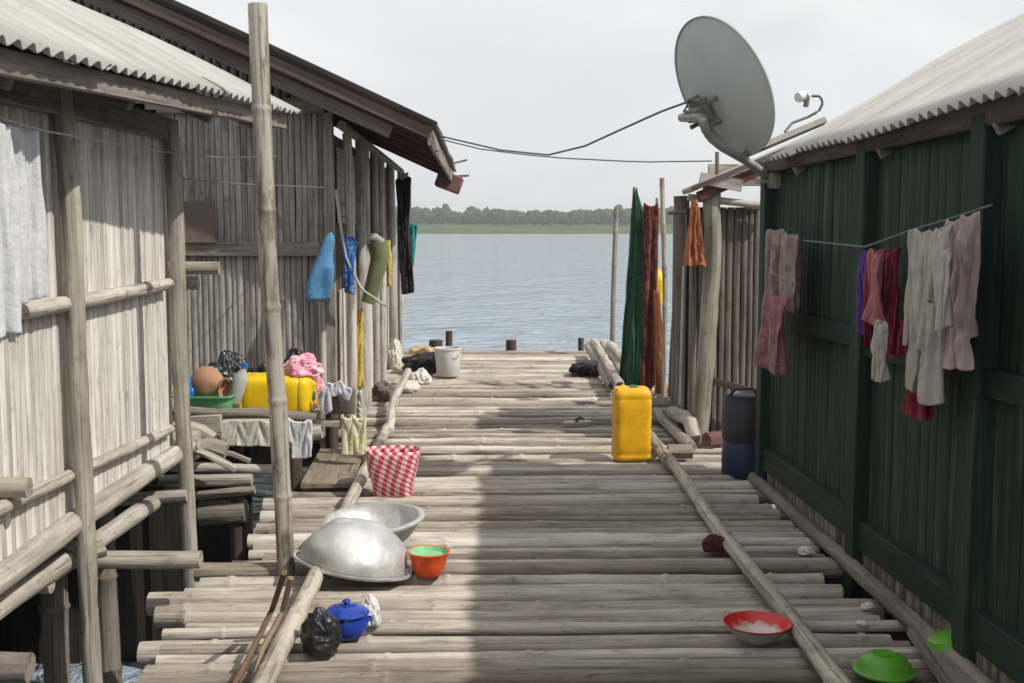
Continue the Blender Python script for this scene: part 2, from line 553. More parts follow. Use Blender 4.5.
    def strip(self, base, along, normal, w, hgt, depth, tint=None, top=None):
        """one upright half-round slat: base centre, width dir, outward normal"""
        tint = random.random() if tint is None else tint
        off = [random.uniform(-50, 50) for _ in range(3)]
        prof = [(-0.5, 0), (-0.46, 0.6), (-0.22, 0.95), (0.22, 0.95), (0.46, 0.6), (0.5, 0)]
        base = Vector(base)
        nz = 5
        vs, wcs, fs = [], [], []
        wv = random.uniform(-0.004, 0.004)
        for j in range(nz):
            z = hgt * j / (nz - 1)
            sh = wv * math.sin(j * 1.9 + off[0])
            for (u, n) in prof:
                vs.append(base + along * (u * w + sh) + normal * (n * depth) + Vector((0, 0, z)))
                wcs.append((u * w + off[0], n * depth + off[1], z + off[2]))
        k = len(prof)
        for j in range(nz - 1):
            for i in range(k - 1):
                fs.append((j * k + i, j * k + i + 1, (j + 1) * k + i + 1, (j + 1) * k + i))
        fs.append(tuple((nz - 1) * k + i for i in range(k)))
        fs.append(tuple(range(k))[::-1])
        if along.cross(Vector((0, 0, 1))).dot(normal) < 0:
            fs = [f[::-1] for f in fs]
        self._add(vs, fs, wcs, tint)

    def grid(self, fn, nu, nv, wfn=None, closed=False, tint=0.5):
        vs, wcs, fs = [], [], []
        for j in range(nv + 1):
            for i in range(nu + (0 if closed else 1)):
                u, v = i / nu, j / nv
                p = fn(u, v)
                vs.append(Vector(p))
                wcs.append(wfn(u, v) if wfn else (u, v, 0))
        w = nu if closed else nu + 1
        for j in range(nv):
            for i in range(nu):
                i2 = (i + 1) % w if closed else i + 1
                fs.append((j * w + i, j * w + i2, (j + 1) * w + i2, (j + 1) * w + i))
        self._add(vs, fs, wcs, tint)
        return self

    def lathe(self, prof, c=(0, 0, 0), seg=40, wob=0.0, seed=0, squash=1.0, tint=0.5):
        """profile [(r, z), ...] turned round z; r=0 ends are closed"""
        c = Vector(c)
        vs, wcs, fs, rings = [], [], [], []
        for (r, z) in prof:
            if r < 1e-6:
                rings.append([len(vs)])
                vs.append(c + Vector((0, 0, z)))
                wcs.append((0, 0, z))
                continue
            ring = []
            for i in range(seg):
                th = 2 * PI * i / seg
                k = 1.0
                zz = z
                if wob:
                    k += wob * mnoise.noise(Vector((math.cos(th) * 1.6 + seed, math.sin(th) * 1.6, z * 9)))
                    zz += wob * 0.12 * mnoise.noise(Vector((math.cos(th) * 1.4 + seed + 9, math.sin(th) * 1.4, z * 6)))
                ring.append(len(vs))
                vs.append(c + Vector((r * k * math.cos(th), r * k * squash * math.sin(th), zz)))
                wcs.append((th * r, z, 0))
            rings.append(ring)
        for a, b in zip(rings, rings[1:]):
            for i in range(seg):
                i2 = (i + 1) % seg
                if len(a) == 1 and len(b) == 1:
                    continue
                if len(a) == 1:
                    fs.append((a[0], b[i2], b[i]))
                elif len(b) == 1:
                    fs.append((a[i], a[i2], b[0]))
                else:
                    fs.append((a[i], a[i2], b[i2], b[i]))
        self._add(vs, fs, wcs, tint)
        return self

    def loft(self, levels, c=(0, 0, 0), seg=36, n=5.0, cap=True, wob=0.0, seed=0.0, tint=0.5):
        """rounded-box body: levels (z, half_x, half_y)"""
        c = Vector(c)
        vs, wcs, fs = [], [], []
        for lv in levels:
            z, hx, hy = lv[:3]
            ox, oy = (lv[3], lv[4]) if len(lv) > 3 else (0, 0)
            for i in range(seg):
                th = 2 * PI * (i + 0.5) / seg
                ct, st = math.cos(th), math.sin(th)
                k = (abs(ct) ** n + abs(st) ** n) ** (-1 / n)
                x, y = hx * k * ct + ox, hy * k * st + oy
                if wob:
                    q = wob * mnoise.noise(Vector((x * 9 + seed, y * 9, z * 9)))
                    x, y = x + q * ct, y + q * st
                vs.append(c + Vector((x, y, z)))
                wcs.append((th * (hx + hy) * 0.5 * 1.2, z, 0))
        m = len(levels)
        for j in range(m - 1):
            for i in range(seg):
                i2 = (i + 1) % seg
                fs.append((j * seg + i, j * seg + i2, (j + 1) * seg + i2, (j + 1) * seg + i))
        if cap:
            fs.append(tuple(range(seg))[::-1])
            fs.append(tuple((m - 1) * seg + i for i in range(seg)))
        self._add(vs, fs, wcs, tint)
        return self

    def lump(self, c, size, seed, amp=0.35, freq=2.2, sub=(64, 44), flat=True, ridge=True):
        """crumpled bag or cloth heap"""
        c = Vector(c)
        nu, nv = sub
        sd = Vector((seed * 3.1, seed * 1.7, seed * 0.9))

        def rg(p):
            return 1 - 2.3 * abs(mnoise.noise(p))

        def fn(u, v):
            th, ph = 2 * PI * u, PI * (v * 0.998 + 0.001)
            d = Vector((math.sin(ph) * math.cos(th), math.sin(ph) * math.sin(th), -math.cos(ph)))
            q = mnoise.noise(d * freq * 0.6 + sd)
            if ridge:
                wd = d + 0.35 * Vector((mnoise.noise(d * 2 + sd), mnoise.noise(d * 2 + sd * 1.4), mnoise.noise(d * 2 - sd)))
                q = 0.9 * q + 0.42 * rg(wd * freq * 0.9 + sd) + 0.22 * rg(wd * freq * 2.1 + sd * 1.3) + 0.1 * rg(wd * freq * 4.3 + sd)
            p = d * (0.92 + amp * q)
            z = p.z
            if flat and z < -0.55:
                z = -0.55 + (z + 0.55) * 0.12
            return c + Vector((p.x * size[0], p.y * size[1], (z + (0.58 if flat else 0)) * size[2]))
        self.grid(fn, nu, nv, lambda u, v: (u, v, seed), closed=True)
        return self

    def transform(self, mat):
        self.v = [mat @ Vector(p) for p in self.v]
        return self

    def build(self, name, mat, parent=None, origin=None, smooth=True, solid=0.0, sub=0, angle=40):
        o0 = parent_world(parent) if parent else Vector(origin if origin is not None else (0, 0, 0))
        me = bpy.data.meshes.new(name)
        me.from_pydata([tuple(Vector(p) - o0) for p in self.v], [], self.f)
        a = me.attributes.new("wc", "FLOAT_VECTOR", "POINT")
        a.data.foreach_set("vector", [x for w in self.wc for x in w])
        t = me.attributes.new("tint", "FLOAT", "FACE")
        t.data.foreach_set("value", self.t)
        me.materials.append(mat)
        if smooth:
            me.polygons.foreach_set("use_smooth", [True] * len(me.polygons))
            me.set_sharp_from_angle(angle=R(angle))
        me.update()
        ob = bpy.data.objects.new(name, me)
        COL.objects.link(ob)
        if parent:
            ob.parent = parent
        else:
            ob.location = o0
        if solid:
            md = ob.modifiers.new("thickness", "SOLIDIFY")
            md.thickness = solid
            md.offset = 0
        if sub:
            md = ob.modifiers.new("smooth", "SUBSURF")
            md.levels = sub
            md.render_levels = sub
        return ob


def parent_world(p):
    v = Vector((0, 0, 0))
    while p is not None:
        v += p.location
        p = p.parent
    return v


def tag(o, label, cat, group=None):
    o["label"], o["category"] = label, cat
    if group:
        o["group"] = group
    return o


def thing(name, label, cat, loc=(0, 0, 0), group=None):
    o = bpy.data.objects.new(name, None)
    o.empty_display_size = 0.1
    COL.objects.link(o)
    o.location = loc
    return tag(o, label, cat, group)


def struct(o):
    o["kind"] = "structure"
    return o


def copy_thing(o, loc, label):
    c = o.copy()
    COL.objects.link(c)
    c.location = loc
    c["label"] = label
    for ch in list(o.children):
        d = ch.copy()
        COL.objects.link(d)
        d.parent = c
        for g in list(ch.children):
            e = g.copy()
            COL.objects.link(e)
            e.parent = d
    return c


X_ = Vector((1, 0, 0))
Y_ = Vector((0, 1, 0))
Z_ = Vector((0, 0, 1))
WATER = -0.8


def slat_wall(a, b, z0, z1, pitch, depth, normal, fill=1.0, ztop=None, zj=0.0, back=True, backoff=0.012):
    """row of upright slats between two ground points, with a dark board behind"""
    mb = MB()
    a, b = Vector(a), Vector(b)
    L = (b - a).length
    d = (b - a).normalized()
    normal = Vector(normal)
    s = 0.0
    while s < L:
        w = pitch * random.uniform(0.85, 1.15)
        w = min(w, L - s + 0.002)
        c = a + d * (s + w / 2) + normal * random.uniform(0, depth * 0.45)
        top = ztop(c) if ztop else z1
        zb = z0 + random.uniform(-zj, zj * 0.3)
        mb.strip((c.x, c.y, zb), d, normal, w * fill, top - zb, depth * random.uniform(0.8, 1.25), tint=min(1, max(0, random.gauss(0.5, 0.16))))
        s += w
    return mb


def corrugated(e0, e1, t0, t1, period=0.09, amp=0.016, nt=10, bulge=0.0, sheet_w=0.82, lap=0.008, rag=0.0):
    """eave line e0-e1, top line t0-t1; waves run down the slope"""
    e0, e1, t0, t1 = map(Vector, (e0, e1, t0, t1))
    L = (e1 - e0).length
    W = (t0 - e0).length
    n = int(L / period * 8)
    up = (e1 - e0).cross(t0 - e0).normalized()
    if up.z < 0:
        up = -up
    rnd = {}

    def fn(u, v):
        s = u * L
        k = int(s / sheet_w)
        if k not in rnd:
            rnd[k] = (random.uniform(-1, 1), random.uniform(-1, 1), random.uniform(-1, 1))
        j = rnd[k]
        vv = v
        if v < 1e-6:
            vv = -rag / W * (0.5 + 0.5 * j[2]) - 0.004 * mnoise.noise(Vector((s * 7, 3, 0)))
        p = e0.lerp(e1, u).lerp(t0.lerp(t1, u), vv)
        half = 0.0 if v < 0.52 else lap
        h = amp * math.cos(2 * PI * s / period) + lap * 0.6 * j[0] + half
        h += 0.012 * mnoise.noise(Vector((s * 0.8, v * 2, 1))) + bulge * math.sin(PI * min(1, max(0, v)))
        return p + up * h
    return MB().grid(fn, n, nt, lambda u, v: (u * L, v * W, 0))


def cloth(rows, conv, normal, folds=4, amp=0.02, seed=0.0, nu=64, nv=44, crease=0.012, edge=1.2):
    """hanging cloth: rows (py, left, right) on the plane given by conv(px, py); long soft folds run down it"""
    nrm = Vector(normal)
    ys = [r[0] for r in rows]
    H = ys[-1] - ys[0]

    def lerp_rows(y):
        for a, b in zip(rows, rows[1:]):
            if y <= b[0]:
                k = (y - a[0]) / max(1e-6, b[0] - a[0])
                k = k * k * (3 - 2 * k) * 0.5 + k * 0.5
                return a[1] + (b[1] - a[1]) * k, a[2] + (b[2] - a[2]) * k
        return rows[-1][1], rows[-1][2]

    def rid(x, y, o):
        return 1 - 2.2 * abs(mnoise.noise(Vector((x, y, o))))

    def fn(u, v):
        y = ys[0] + H * v
        l, r = lerp_rows(y)
        l += edge * mnoise.noise(Vector((seed, v * 5.0, 4.0)))
        r += edge * mnoise.noise(Vector((seed, v * 5.0, 9.0)))
        px = l + (r - l) * u
        py = y + (0.07 * H * mnoise.noise(Vector((u * 2.2 + seed, 7, 0))) + 0.02 * H * mnoise.noise(Vector((u * 8 + seed, 5, 0)))) * v * v
        py += 0.025 * H * (1 - v) ** 3 * math.sin(PI * u) * (1 + mnoise.noise(Vector((seed, 2, 2))))
        p = conv(px, py)
        k = 0.45 + 0.55 * min(1.0, v * 1.8)
        lean = 0.5 * mnoise.noise(Vector((seed, 1.0, v * 0.9)))
        uu = u + lean * (v - 0.2) * 0.5
        q = amp * k * (rid(uu * folds * 0.9, v * 0.55, seed) - 0.4)
        q += amp * 0.45 * k * rid(uu * folds * 2.1 + 5, v * 1.0, seed + 3)
        q += crease * rid(uu * 2.2 + v * 2.4, v * 2.6 - u * 1.5, seed + 7) * (0.3 + 0.7 * v)
        q += crease * 0.35 * rid(u * 6 - v * 2.5, v * 6 + u, seed + 11)
        q += 0.015 * math.sin(PI * u)
        return p + nrm * q
    return MB().grid(fn, nu, nv)


def hang(pins, bottom, conv, A, normal, gather=0.65, nx=30, nz=44, seed=0.0, clear=0.05, mask=None, flare=0.0, steps=170, rows2=None, stiff=1.0, wind=0.0, full=True, sag=0.02, crumple=0.0):
    nz = min(nz, int(nz * 0.7) + 4)
    """garment hung from pegs: a sheet wider than the span between its pins falls under gravity and folds.
    pins = (share along the top hem, px, py); bottom = py of the hem; conv maps a pixel to the hanging plane"""
    A, Nn = Vector(A), Vector(normal)
    o = conv(pins[0][1], pins[0][2])
    tg = []
    for (u, px, py) in pins:
        p = conv(px, py) - o
        tg.append((u, p.dot(A), p.z))
    span = abs(tg[-1][1] - tg[0][1])
    W = span / gather / max(0.05, (pins[-1][0] - pins[0][0]))
    mid = pins[len(pins) // 2]
    H = abs(conv(mid[1], bottom).z - conv(mid[1], mid[2]).z)
    rng = np.random.RandomState(int(seed * 100) % 99991)
    uu = np.linspace(0, 1, nx + 1)
    us = np.array([t[0] for t in tg])
    a0 = np.interp(uu, us, [t[1] for t in tg])
    for side, k in ((0, uu < us[0]), (-1, uu > us[-1])):
        d = (uu[k] - us[side]) * W * 0.55
        a0[k] = tg[side][1] + d * (1 if tg[-1][1] >= tg[0][1] else -1)
    z0 = np.interp(uu, us, [t[2] for t in tg])
    X = np.zeros((nz + 1, nx + 1, 3))
    v = np.linspace(0, 1, nz + 1)[:, None]
    cen = (tg[0][1] + tg[-1][1]) / 2
    X[:, :, 0] = a0[None, :] + (a0[None, :] - cen) * flare * v
    ph = rng.rand(6) * 6.28
    k1 = max(2, round((1 / gather) * 2.2))
    amp = 0.22 * W / k1 * math.sqrt(max(0.05, 1 / gather ** 2 - 1)) * 0.5
    X[:, :, 1] = amp * (np.sin(uu * k1 * 6.28 + ph[0]) + 0.5 * np.sin(uu * k1 * 1.7 * 6.28 + ph[1]))[None, :] * (0.4 + 0.6 * v) + 0.006 * rng.randn(nz + 1, nx + 1)
    X[:, :, 2] = z0[None, :] - v * H * 0.98
    P = X.copy()
    dx, dz = W / nx, H / nz
    inv = np.ones((nz + 1, nx + 1, 1))
    fixed = []
    for (u, a, z) in tg:
        i = int(round(u * nx))
        inv[0, i] = 0
        fixed.append((0, i, a, 0.0, z))
    if full:
        fixed = []
        inv[0, :] = 0
        for i in range(nx + 1):
            near = min(abs(uu[i] - t[0]) for t in tg)
            X[0, i, 2] -= sag * min(1.0, near * 4) + 0.25 * sag * rng.rand()
            X[0, i, 1] *= 0.7
            fixed.append((0, i, X[0, i, 0], X[0, i, 1], X[0, i, 2]))
        P[0] = X[0]
    alive = np.ones((nz, nx), bool)
    if mask:
        for j in range(nz):
            for i in range(nx):
                alive[j, i] = mask((i + 0.5) / nx, (j + 0.5) / nz)
    va = np.zeros((nz + 1, nx + 1), bool)
    va[:-1, :-1] |= alive; va[1:, :-1] |= alive; va[:-1, 1:] |= alive; va[1:, 1:] |= alive
    inv[~va] = 0
    g = np.array([0, 0, -3.0]) * (1 / 60.0) ** 2

    S_ = slice
    sets = []
    for st in (0, 1):
        n1 = (nx - st + 1) // 2
        sets.append(((S_(None), S_(st, st + 2 * n1 - 1 if st + 2 * n1 - 1 < nx else nx, 2)), (S_(None), S_(st + 1, None, 2)), dx, 1.0))
    for st in (0, 1):
        sets.append(((S_(st, nz, 2), S_(None)), (S_(st + 1, None, 2), S_(None)), dz, 1.0))
    dg = math.hypot(dx, dz)
    for sj in (0, 1):
        for si in (0, 1):
            sets.append(((S_(sj, nz, 2), S_(si, nx, 2)), (S_(sj + 1, None, 2), S_(si + 1, None, 2)), dg, 0.35 * stiff))
            sets.append(((S_(sj + 1, None, 2), S_(si, nx, 2)), (S_(sj, nz, 2), S_(si + 1, None, 2)), dg, 0.35 * stiff))
    for it in range(steps):
        V = (X - P) * 0.975
        P = X.copy()
        X = X + (V + g + np.array([0, wind * 1e-5 * math.sin(it * 0.1), 0])) * (inv > 0)
        for _ in range(8):
            for (s1, s2, L, kst) in sets:
                p, q = X[s1], X[s2]
                if p.shape != q.shape:
                    m0, m1 = min(p.shape[0], q.shape[0]), min(p.shape[1], q.shape[1])
                    s1 = (s1[0], s1[1]); p = p[:m0, :m1]; q = q[:m0, :m1]
                    w1, w2 = inv[s1][:m0, :m1], inv[s2][:m0, :m1]
                    ok = (va[s1][:m0, :m1] & va[s2][:m0, :m1])[..., None]
                else:
                    w1, w2 = inv[s1], inv[s2]
                    ok = (va[s1] & va[s2])[..., None]
                d = q - p
                l = np.linalg.norm(d, axis=2, keepdims=True) + 1e-9
                ws = np.maximum(w1 + w2, 1e-9)
                c = np.where(ok & (w1 + w2 > 0), (l - L) / l * kst / ws, 0)
                p += d * c * w1
                q -= d * c * w2
            # soft bending along the hem direction
            d2 = X[:, 2:] - X[:, :-2]
            l = np.linalg.norm(d2, axis=2, keepdims=True) + 1e-9
            c = np.where(l < dx * 1.25, (l - dx * 1.25) / l * 0.12, 0)
            X[:, :-2] += d2 * c * 0.5 * inv[:, :-2]
            X[:, 2:] -= d2 * c * 0.5 * inv[:, 2:]
            X[:, :, 1] = np.maximum(X[:, :, 1], -clear)
            for (j, i, a, n_, z) in fixed:
                X[j, i] = (a, n_, z)
            top = X[0:1]
            dd = X - top
            l = np.linalg.norm(dd, axis=2, keepdims=True) + 1e-9
            lim = (v * H * 1.015)[..., None] + (0.0 if full else 10.0)
            X[1:] = (top + dd * np.minimum(1.0, lim / l))[1:]
            if not full:
                for (j, i, a, n_, z) in fixed:
                    dd = X - X[j, i]
                    l = np.linalg.norm(dd, axis=2, keepdims=True) + 1e-9
                    lim = np.sqrt((v * H) ** 2 + ((uu - uu[i])[None, :] * W) ** 2)[..., None] * 1.02 + 1e-4
                    X[:] = X[j, i] + dd * np.minimum(1.0, lim / l)
    mb = MB()
    idx = {}
    vs, wcs, fs = [], [], []
    for j in range(nz + 1):
        for i in range(nx + 1):
            if va[j, i]:
                idx[(j, i)] = len(vs)
                p = X[j, i]
                q = 0.0
                if crumple:
                    c_ = Vector((i / nx * W * 9 + seed * 3, j / nz * H * 7, seed))
                    c_ += Vector((mnoise.noise(c_ * 0.7), mnoise.noise(c_ * 0.7 + Vector((5, 5, 5))), 0)) * 1.2
                    q = crumple * ((1 - 2.4 * abs(mnoise.noise(c_))) + 0.5 * (1 - 2.4 * abs(mnoise.noise(c_ * 2.1)))) * min(1.0, j / nz * 5)
                vs.append(o + A * (float(p[0]) + q * 0.5) + Nn * (float(p[1]) + q) + Vector((0, 0, float(p[2]) + q * 0.4)))
                wcs.append((i / nx * W, j / nz * H, 0))
    for j in range(nz):
        for i in range(nx):
            if alive[j, i]:
                fs.append((idx[(j, i)], idx[(j, i + 1)], idx[(j + 1, i + 1)], idx[(j + 1, i)]))
    mb._add(vs, fs, wcs, 0.5)
    return mb


def ax(x):
    return lambda px, py: AX(px, py, x)


def ay(y):
    return lambda px, py: AY(px, py, y)


# ================================================================== WORLD
w = bpy.data.worlds.new("World")
S.world = w
w.use_nodes = True
nt = w.node_tree
for n in list(nt.nodes):
    nt.nodes.remove(n)
SUN = Vector((1.0, -0.50, 1.2)).normalized()
sky = nt.nodes.new("ShaderNodeTexSky")
sky.sky_type = "NISHITA"
sky.sun_disc = False
sky.sun_elevation = math.asin(SUN.z)
sky.sun_rotation = math.atan2(SUN.x, SUN.y)
sky.air_density = 1.3
sky.dust_density = 3.0
bg1 = N(nt, "ShaderNodeBackground", Strength=0.10)
nt.links.new(sky.outputs[0], bg1.inputs[0])
tc = nt.nodes.new("ShaderNodeTexCoord")
mp = nt.nodes.new("ShaderNodeMapping")
mp.inputs["Scale"].default_value = (1.0, 1.0, 2.2)
nt.links.new(tc.outputs["Generated"], mp.inputs[0])
f = noise_n(nt, mp.outputs[0], 2.6, 6, 0.55, 0.4)
cc = ramp(nt, f, [(0.3, (0.63, 0.665, 0.71)), (0.52, (0.73, 0.74, 0.75)), (0.72, (0.82, 0.815, 0.81))])
bg2 = N(nt, "ShaderNodeBackground", Strength=1.04)
nt.links.new(cc, bg2.inputs[0])
f2 = noise_n(nt, mp.outputs[0], 1.7, 5, 0.55, 0.2)
cover = ramp(nt, f2, [(0.3, (0.78, 0.78, 0.78)), (0.55, (0.96, 0.96, 0.96))])
mixs = nt.nodes.new("ShaderNodeMixShader")
nt.links.new(cover, mixs.inputs[0])
nt.links.new(bg1.outputs[0], mixs.inputs[1])
nt.links.new(bg2.outputs[0], mixs.inputs[2])
out = nt.nodes.new("ShaderNodeOutputWorld")
nt.links.new(mixs.outputs[0], out.inputs[0])

sd = bpy.data.lights.new("sun", "SUN")
sd.energy = 3.25
sd.angle = R(0.9)
sd.color = (1.0, 0.95, 0.87)
so = bpy.data.objects.new("sun", sd)
COL.objects.link(so)
so.rotation_euler = SUN.to_track_quat("Z", "Y").to_euler()
so.location = (20, -8, 24)

S.view_settings.view_transform = "Standard"
S.view_settings.look = "None"
S.view_settings.exposure = 0.25
S.view_settings.gamma = 1.0
S.render.engine = "CYCLES"
S.cycles.use_denoising = True
S.cycles.max_bounces = 7
S.cycles.volume_bounces = 0
S.cycles.sample_clamp_indirect = 6.0

# ================================================================== SETTING: water, far shore
m, nt, b = new_mat("lake_water")
tcn = nt.nodes.new("ShaderNodeTexCoord")
mp = nt.nodes.new("ShaderNodeMapping")
mp.inputs["Scale"].default_value = (0.9, 0.75, 1)
mp.inputs["Rotation"].default_value = (0, 0, R(8))
nt.links.new(tcn.outputs["Object"], mp.inputs[0])
h1 = noise_n(nt, mp.outputs[0], 1.5, 6, 0.6, 0.5)
h2 = noise_n(nt, mp.outputs[0], 0.22, 4, 0.6, 0.6)
hh = math_n(nt, "ADD", math_n(nt, "MULTIPLY", h1, 0.6), math_n(nt, "MULTIPLY", h2, 1.2))
bump(nt, b, hh, 0.9, 0.9)
b.inputs["Base Color"].default_value = (0.34, 0.41, 0.49, 1)
b.inputs["Roughness"].default_value = 0.06
b.inputs["IOR"].default_value = 1.33
M["water"] = m
mb = MB().grid(lambda u, v: (-1500 + 3000 * u, -200 + 960 * v, WATER), 30, 10)
struct(mb.build("water", M["water"]))

m, nt, b = new_mat("marsh_grass_land")
v = mapped(nt, (0.02, 0.06, 0.05), "object")
f = noise_n(nt, v, 1.2, 5, 0.6)
c = ramp(nt, f, [(0.3, (0.055, 0.075, 0.035)), (0.55, (0.09, 0.115, 0.05)), (0.75, (0.12, 0.135, 0.07))])
nt.links.new(c, b.inputs["Base Color"])
b.inputs["Roughness"].default_value = 1.0
b.inputs["Specular IOR Level"].default_value = 0.0
M["land"] = m


def land_fn(u, v):
    x = -1500 + 3000 * u
    y = 690 + 700 * v
    t = max(0.0, min(1.0, (y - 700) / 80))
    z = WATER - 0.3 + 7.4 * t + 0.5 * mnoise.noise(Vector((x * 0.02, y * 0.03, 0))) * min(1, v * 30)
    return (x, y + 8 * mnoise.noise(Vector((x * 0.01, 0, 3))), z)


struct(MB().grid(land_fn, 200, 90).build("land", M["land"]))

m, nt, b = new_mat("far_foliage")
v = mapped(nt, (0.09, 0.09, 0.09), "object")
f = noise_n(nt, v, 1.0, 4, 0.6)
t = attr(nt, "tint").outputs["Fac"]
c = ramp(nt, math_n(nt, "ADD", math_n(nt, "MULTIPLY", f, 0.5), math_n(nt, "MULTIPLY", t, 0.5)), [(0.25, (0.04, 0.068, 0.03)), (0.5, (0.05, 0.085, 0.038)), (0.75, (0.062, 0.10, 0.045))])
nt.links.new(c, b.inputs["Base Color"])
b.inputs["Roughness"].default_value = 1.0
b.inputs["Specular IOR Level"].default_value = 0.0
M["foliage"] = m


def treeline():
    rnd = random.Random(5)
    mb = MB()
    for i in range(1100):
        x = rnd.uniform(-330, 420)
        y = rnd.uniform(776, 850)
        big = 0.8 + 0.5 * mnoise.noise(Vector((x * 0.012, 2.0, 0)))
        h = rnd.uniform(8.5, 14.0) * big * (1.0 - 0.0005 * (x + 100)) + (2.5 if rnd.random() < 0.05 else 0)
        rx = rnd.uniform(2.6, 5.5)
        tn = rnd.random()
        base = 6.0
        for k in range(40):
            th = rnd.uniform(0, 2 * PI)
            ph = math.acos(rnd.uniform(-1, 1))
            rr = rnd.uniform(0.7, 1.05)
            c = Vector((x + rx * rr * math.sin(ph) * math.cos(th), y + rx * rr * math.sin(ph) * math.sin(th), base + h * 0.55 + h * 0.45 * rr * math.cos(ph)))
            s = rnd.uniform(0.5, 1.2)
            a = Vector((rnd.gauss(0, 1), rnd.gauss(0, 1), rnd.gauss(0, 1))).normalized()
            b2 = a.cross(Vector((rnd.gauss(0, 1), rnd.gauss(0, 1), rnd.gauss(0, 1)))).normalized()
            q = [c + a * s, c + b2 * s * 0.8, c - a * s, c - b2 * s * 0.8]
            mb._add(q, [(0, 1, 2, 3)], [(0, 0, 0)] * 4, min(1, max(0, tn * 0.7 + rnd.uniform(0, 0.3))))
        o_ = Vector((x, y, base + h * 0.5))
        mb.grid(lambda u, v: o_ + (lambda d_: Vector((d_.x * rx * 0.95, d_.y * rx * 0.95, d_.z * h * 0.5)) * (1 + 0.35 * mnoise.noise(d_ * 1.6 + o_)))(Vector((math.sin(PI * v) * math.cos(2 * PI * u), math.sin(PI * v) * math.sin(2 * PI * u), -math.cos(PI * v)))), 10, 7, tint=min(1, max(0, tn * 0.7 + 0.15)), closed=True)
        mb.tube([(x, y, 3.0), (x, y, base + h * 0.6)], 0.25, seg=4, step=20, tint=0.0)
    for i in range(1100):                        # low scrub in front of the wood
        x = rnd.uniform(-330, 420)
        y = rnd.uniform(762, 792)
        for k in range(14):
            c = Vector((x + rnd.gauss(0, 2.0), y + rnd.gauss(0, 1), 5.0 + rnd.uniform(0, 5.0)))
            s = rnd.uniform(0.5, 1.2)
            a = Vector((rnd.gauss(0, 1), rnd.gauss(0, 1), rnd.gauss(0, 1))).normalized()
            b2 = a.cross(Vector((rnd.gauss(0, 1), rnd.gauss(0, 1), rnd.gauss(0, 1)))).normalized()
            mb._add([c + a * s, c + b2 * s, c - a * s, c - b2 * s], [(0, 1, 2, 3)], [(0, 0, 0)] * 4, rnd.uniform(0.3, 1))
    o = mb.build("far_woods", M["foliage"], smooth=False)
    o["kind"] = "stuff"


treeline()

# haze over the lake
m = bpy.data.materials.new("lake_haze")
m.use_nodes = True
nt = m.node_tree
for n in list(nt.nodes):
    nt.nodes.remove(n)
pv = nt.nodes.new("ShaderNodeVolumePrincipled")
HAZE = 0.00046
pv.inputs["Density"].default_value = HAZE
pv.inputs["Color"].default_value = (0.86, 0.89, 0.92, 1)
pv.inputs["Anisotropy"].default_value = 0.2
o = nt.nodes.new("ShaderNodeOutputMaterial")
nt.links.new(pv.outputs[0], o.inputs["Volume"])
if HAZE > 0:
    hb = MB().box((0, 610, 14.0), (3100, 1700, 36.0), bev=0.01)
    ho = hb.build("haze", m, smooth=False)
    ho["kind"] = "stuff"

# ================================================================== BOARDWALK
bw = bpy.data.objects.new("boardwalk", None)
COL.objects.link(bw)
bw["kind"] = "structure"


def deck_left(y):
    if y < 5.1:
        return -1.27
    if y < 6.7:
        return -1.14
    if y < 8.4:
        return -1.0
    return -1.2


def deck_right(y):
    if y < 6.5:
        return 1.63
    if y < 8.1:
        return 1.72
    if y < 9.6:
        return 1.5
    return 1.7


y = 2.5
rows = []
while y < 14.45:
    r = random.choice((0.026, 0.030, 0.035, 0.040, 0.044, 0.050))
    rows.append((y + r, r))
    y += 2 * r + random.choice((0.010, 0.016, 0.022, 0.028, 0.036))
far = MB()
for n, (y, r) in enumerate(rows):
    xl = deck_left(y) + random.uniform(-0.13, 0.12)
    xr = deck_right(y) + random.uniform(-0.08, 0.05)
    if 3.8 < y < 5.0 and random.random() < 0.3:
        xr -= random.uniform(0.05, 0.14)
    zc = -r + random.uniform(-0.012, 0.012) - (random.uniform(0.01, 0.025) if random.random() < 0.3 else 0)
    sk = random.uniform(-0.014, 0.014)
    k1, k2 = random.uniform(-0.008, 0.008), random.uniform(-0.008, 0.008)
    tn = random.random()
    mb = MB() if n < 99 else far
    rr = r * random.uniform(0.95, 1.0)
    w = xr - xl
    mb.tube([(xl, y - sk, zc + random.uniform(-0.01, 0.006)), (xl + w * 0.3, y - sk * 0.3 + k1, zc + random.uniform(-0.006, 0.006)), (xl + w * 0.68, y + sk * 0.4 + k2, zc), (xr, y + sk, zc + random.uniform(-0.01, 0.006))],
            rr, seg=12, wob=0.22, step=0.08, r1=rr * random.uniform(0.8, 1.0), tint=tn, nodes=0.0 if random.random() < 0.5 else 0.5)
    if n < 99:
        mb.build("deck_log", M["deck"], bw)
fl = far.build("deck_log", M["deck"], bw)
fl["kind"] = "stuff"
for x in (-0.95, 0.25, 1.3):
    MB().tube([(x, 1.5, -0.24), (x, 8, -0.25), (x, 14.4, -0.24)], 0.06, wob=0.1, step=0.4).build("joist", M["dark_beam"], bw)
for y in (3.0, 5.4, 7.9, 10.4, 12.9):
    for x in (-0.9, 1.25):
        MB().tube([(x, y, -2.2), (x + 0.03, y, -0.3)], 0.055, wob=0.1, step=0.3).build("pile", M["dark_beam"], bw)

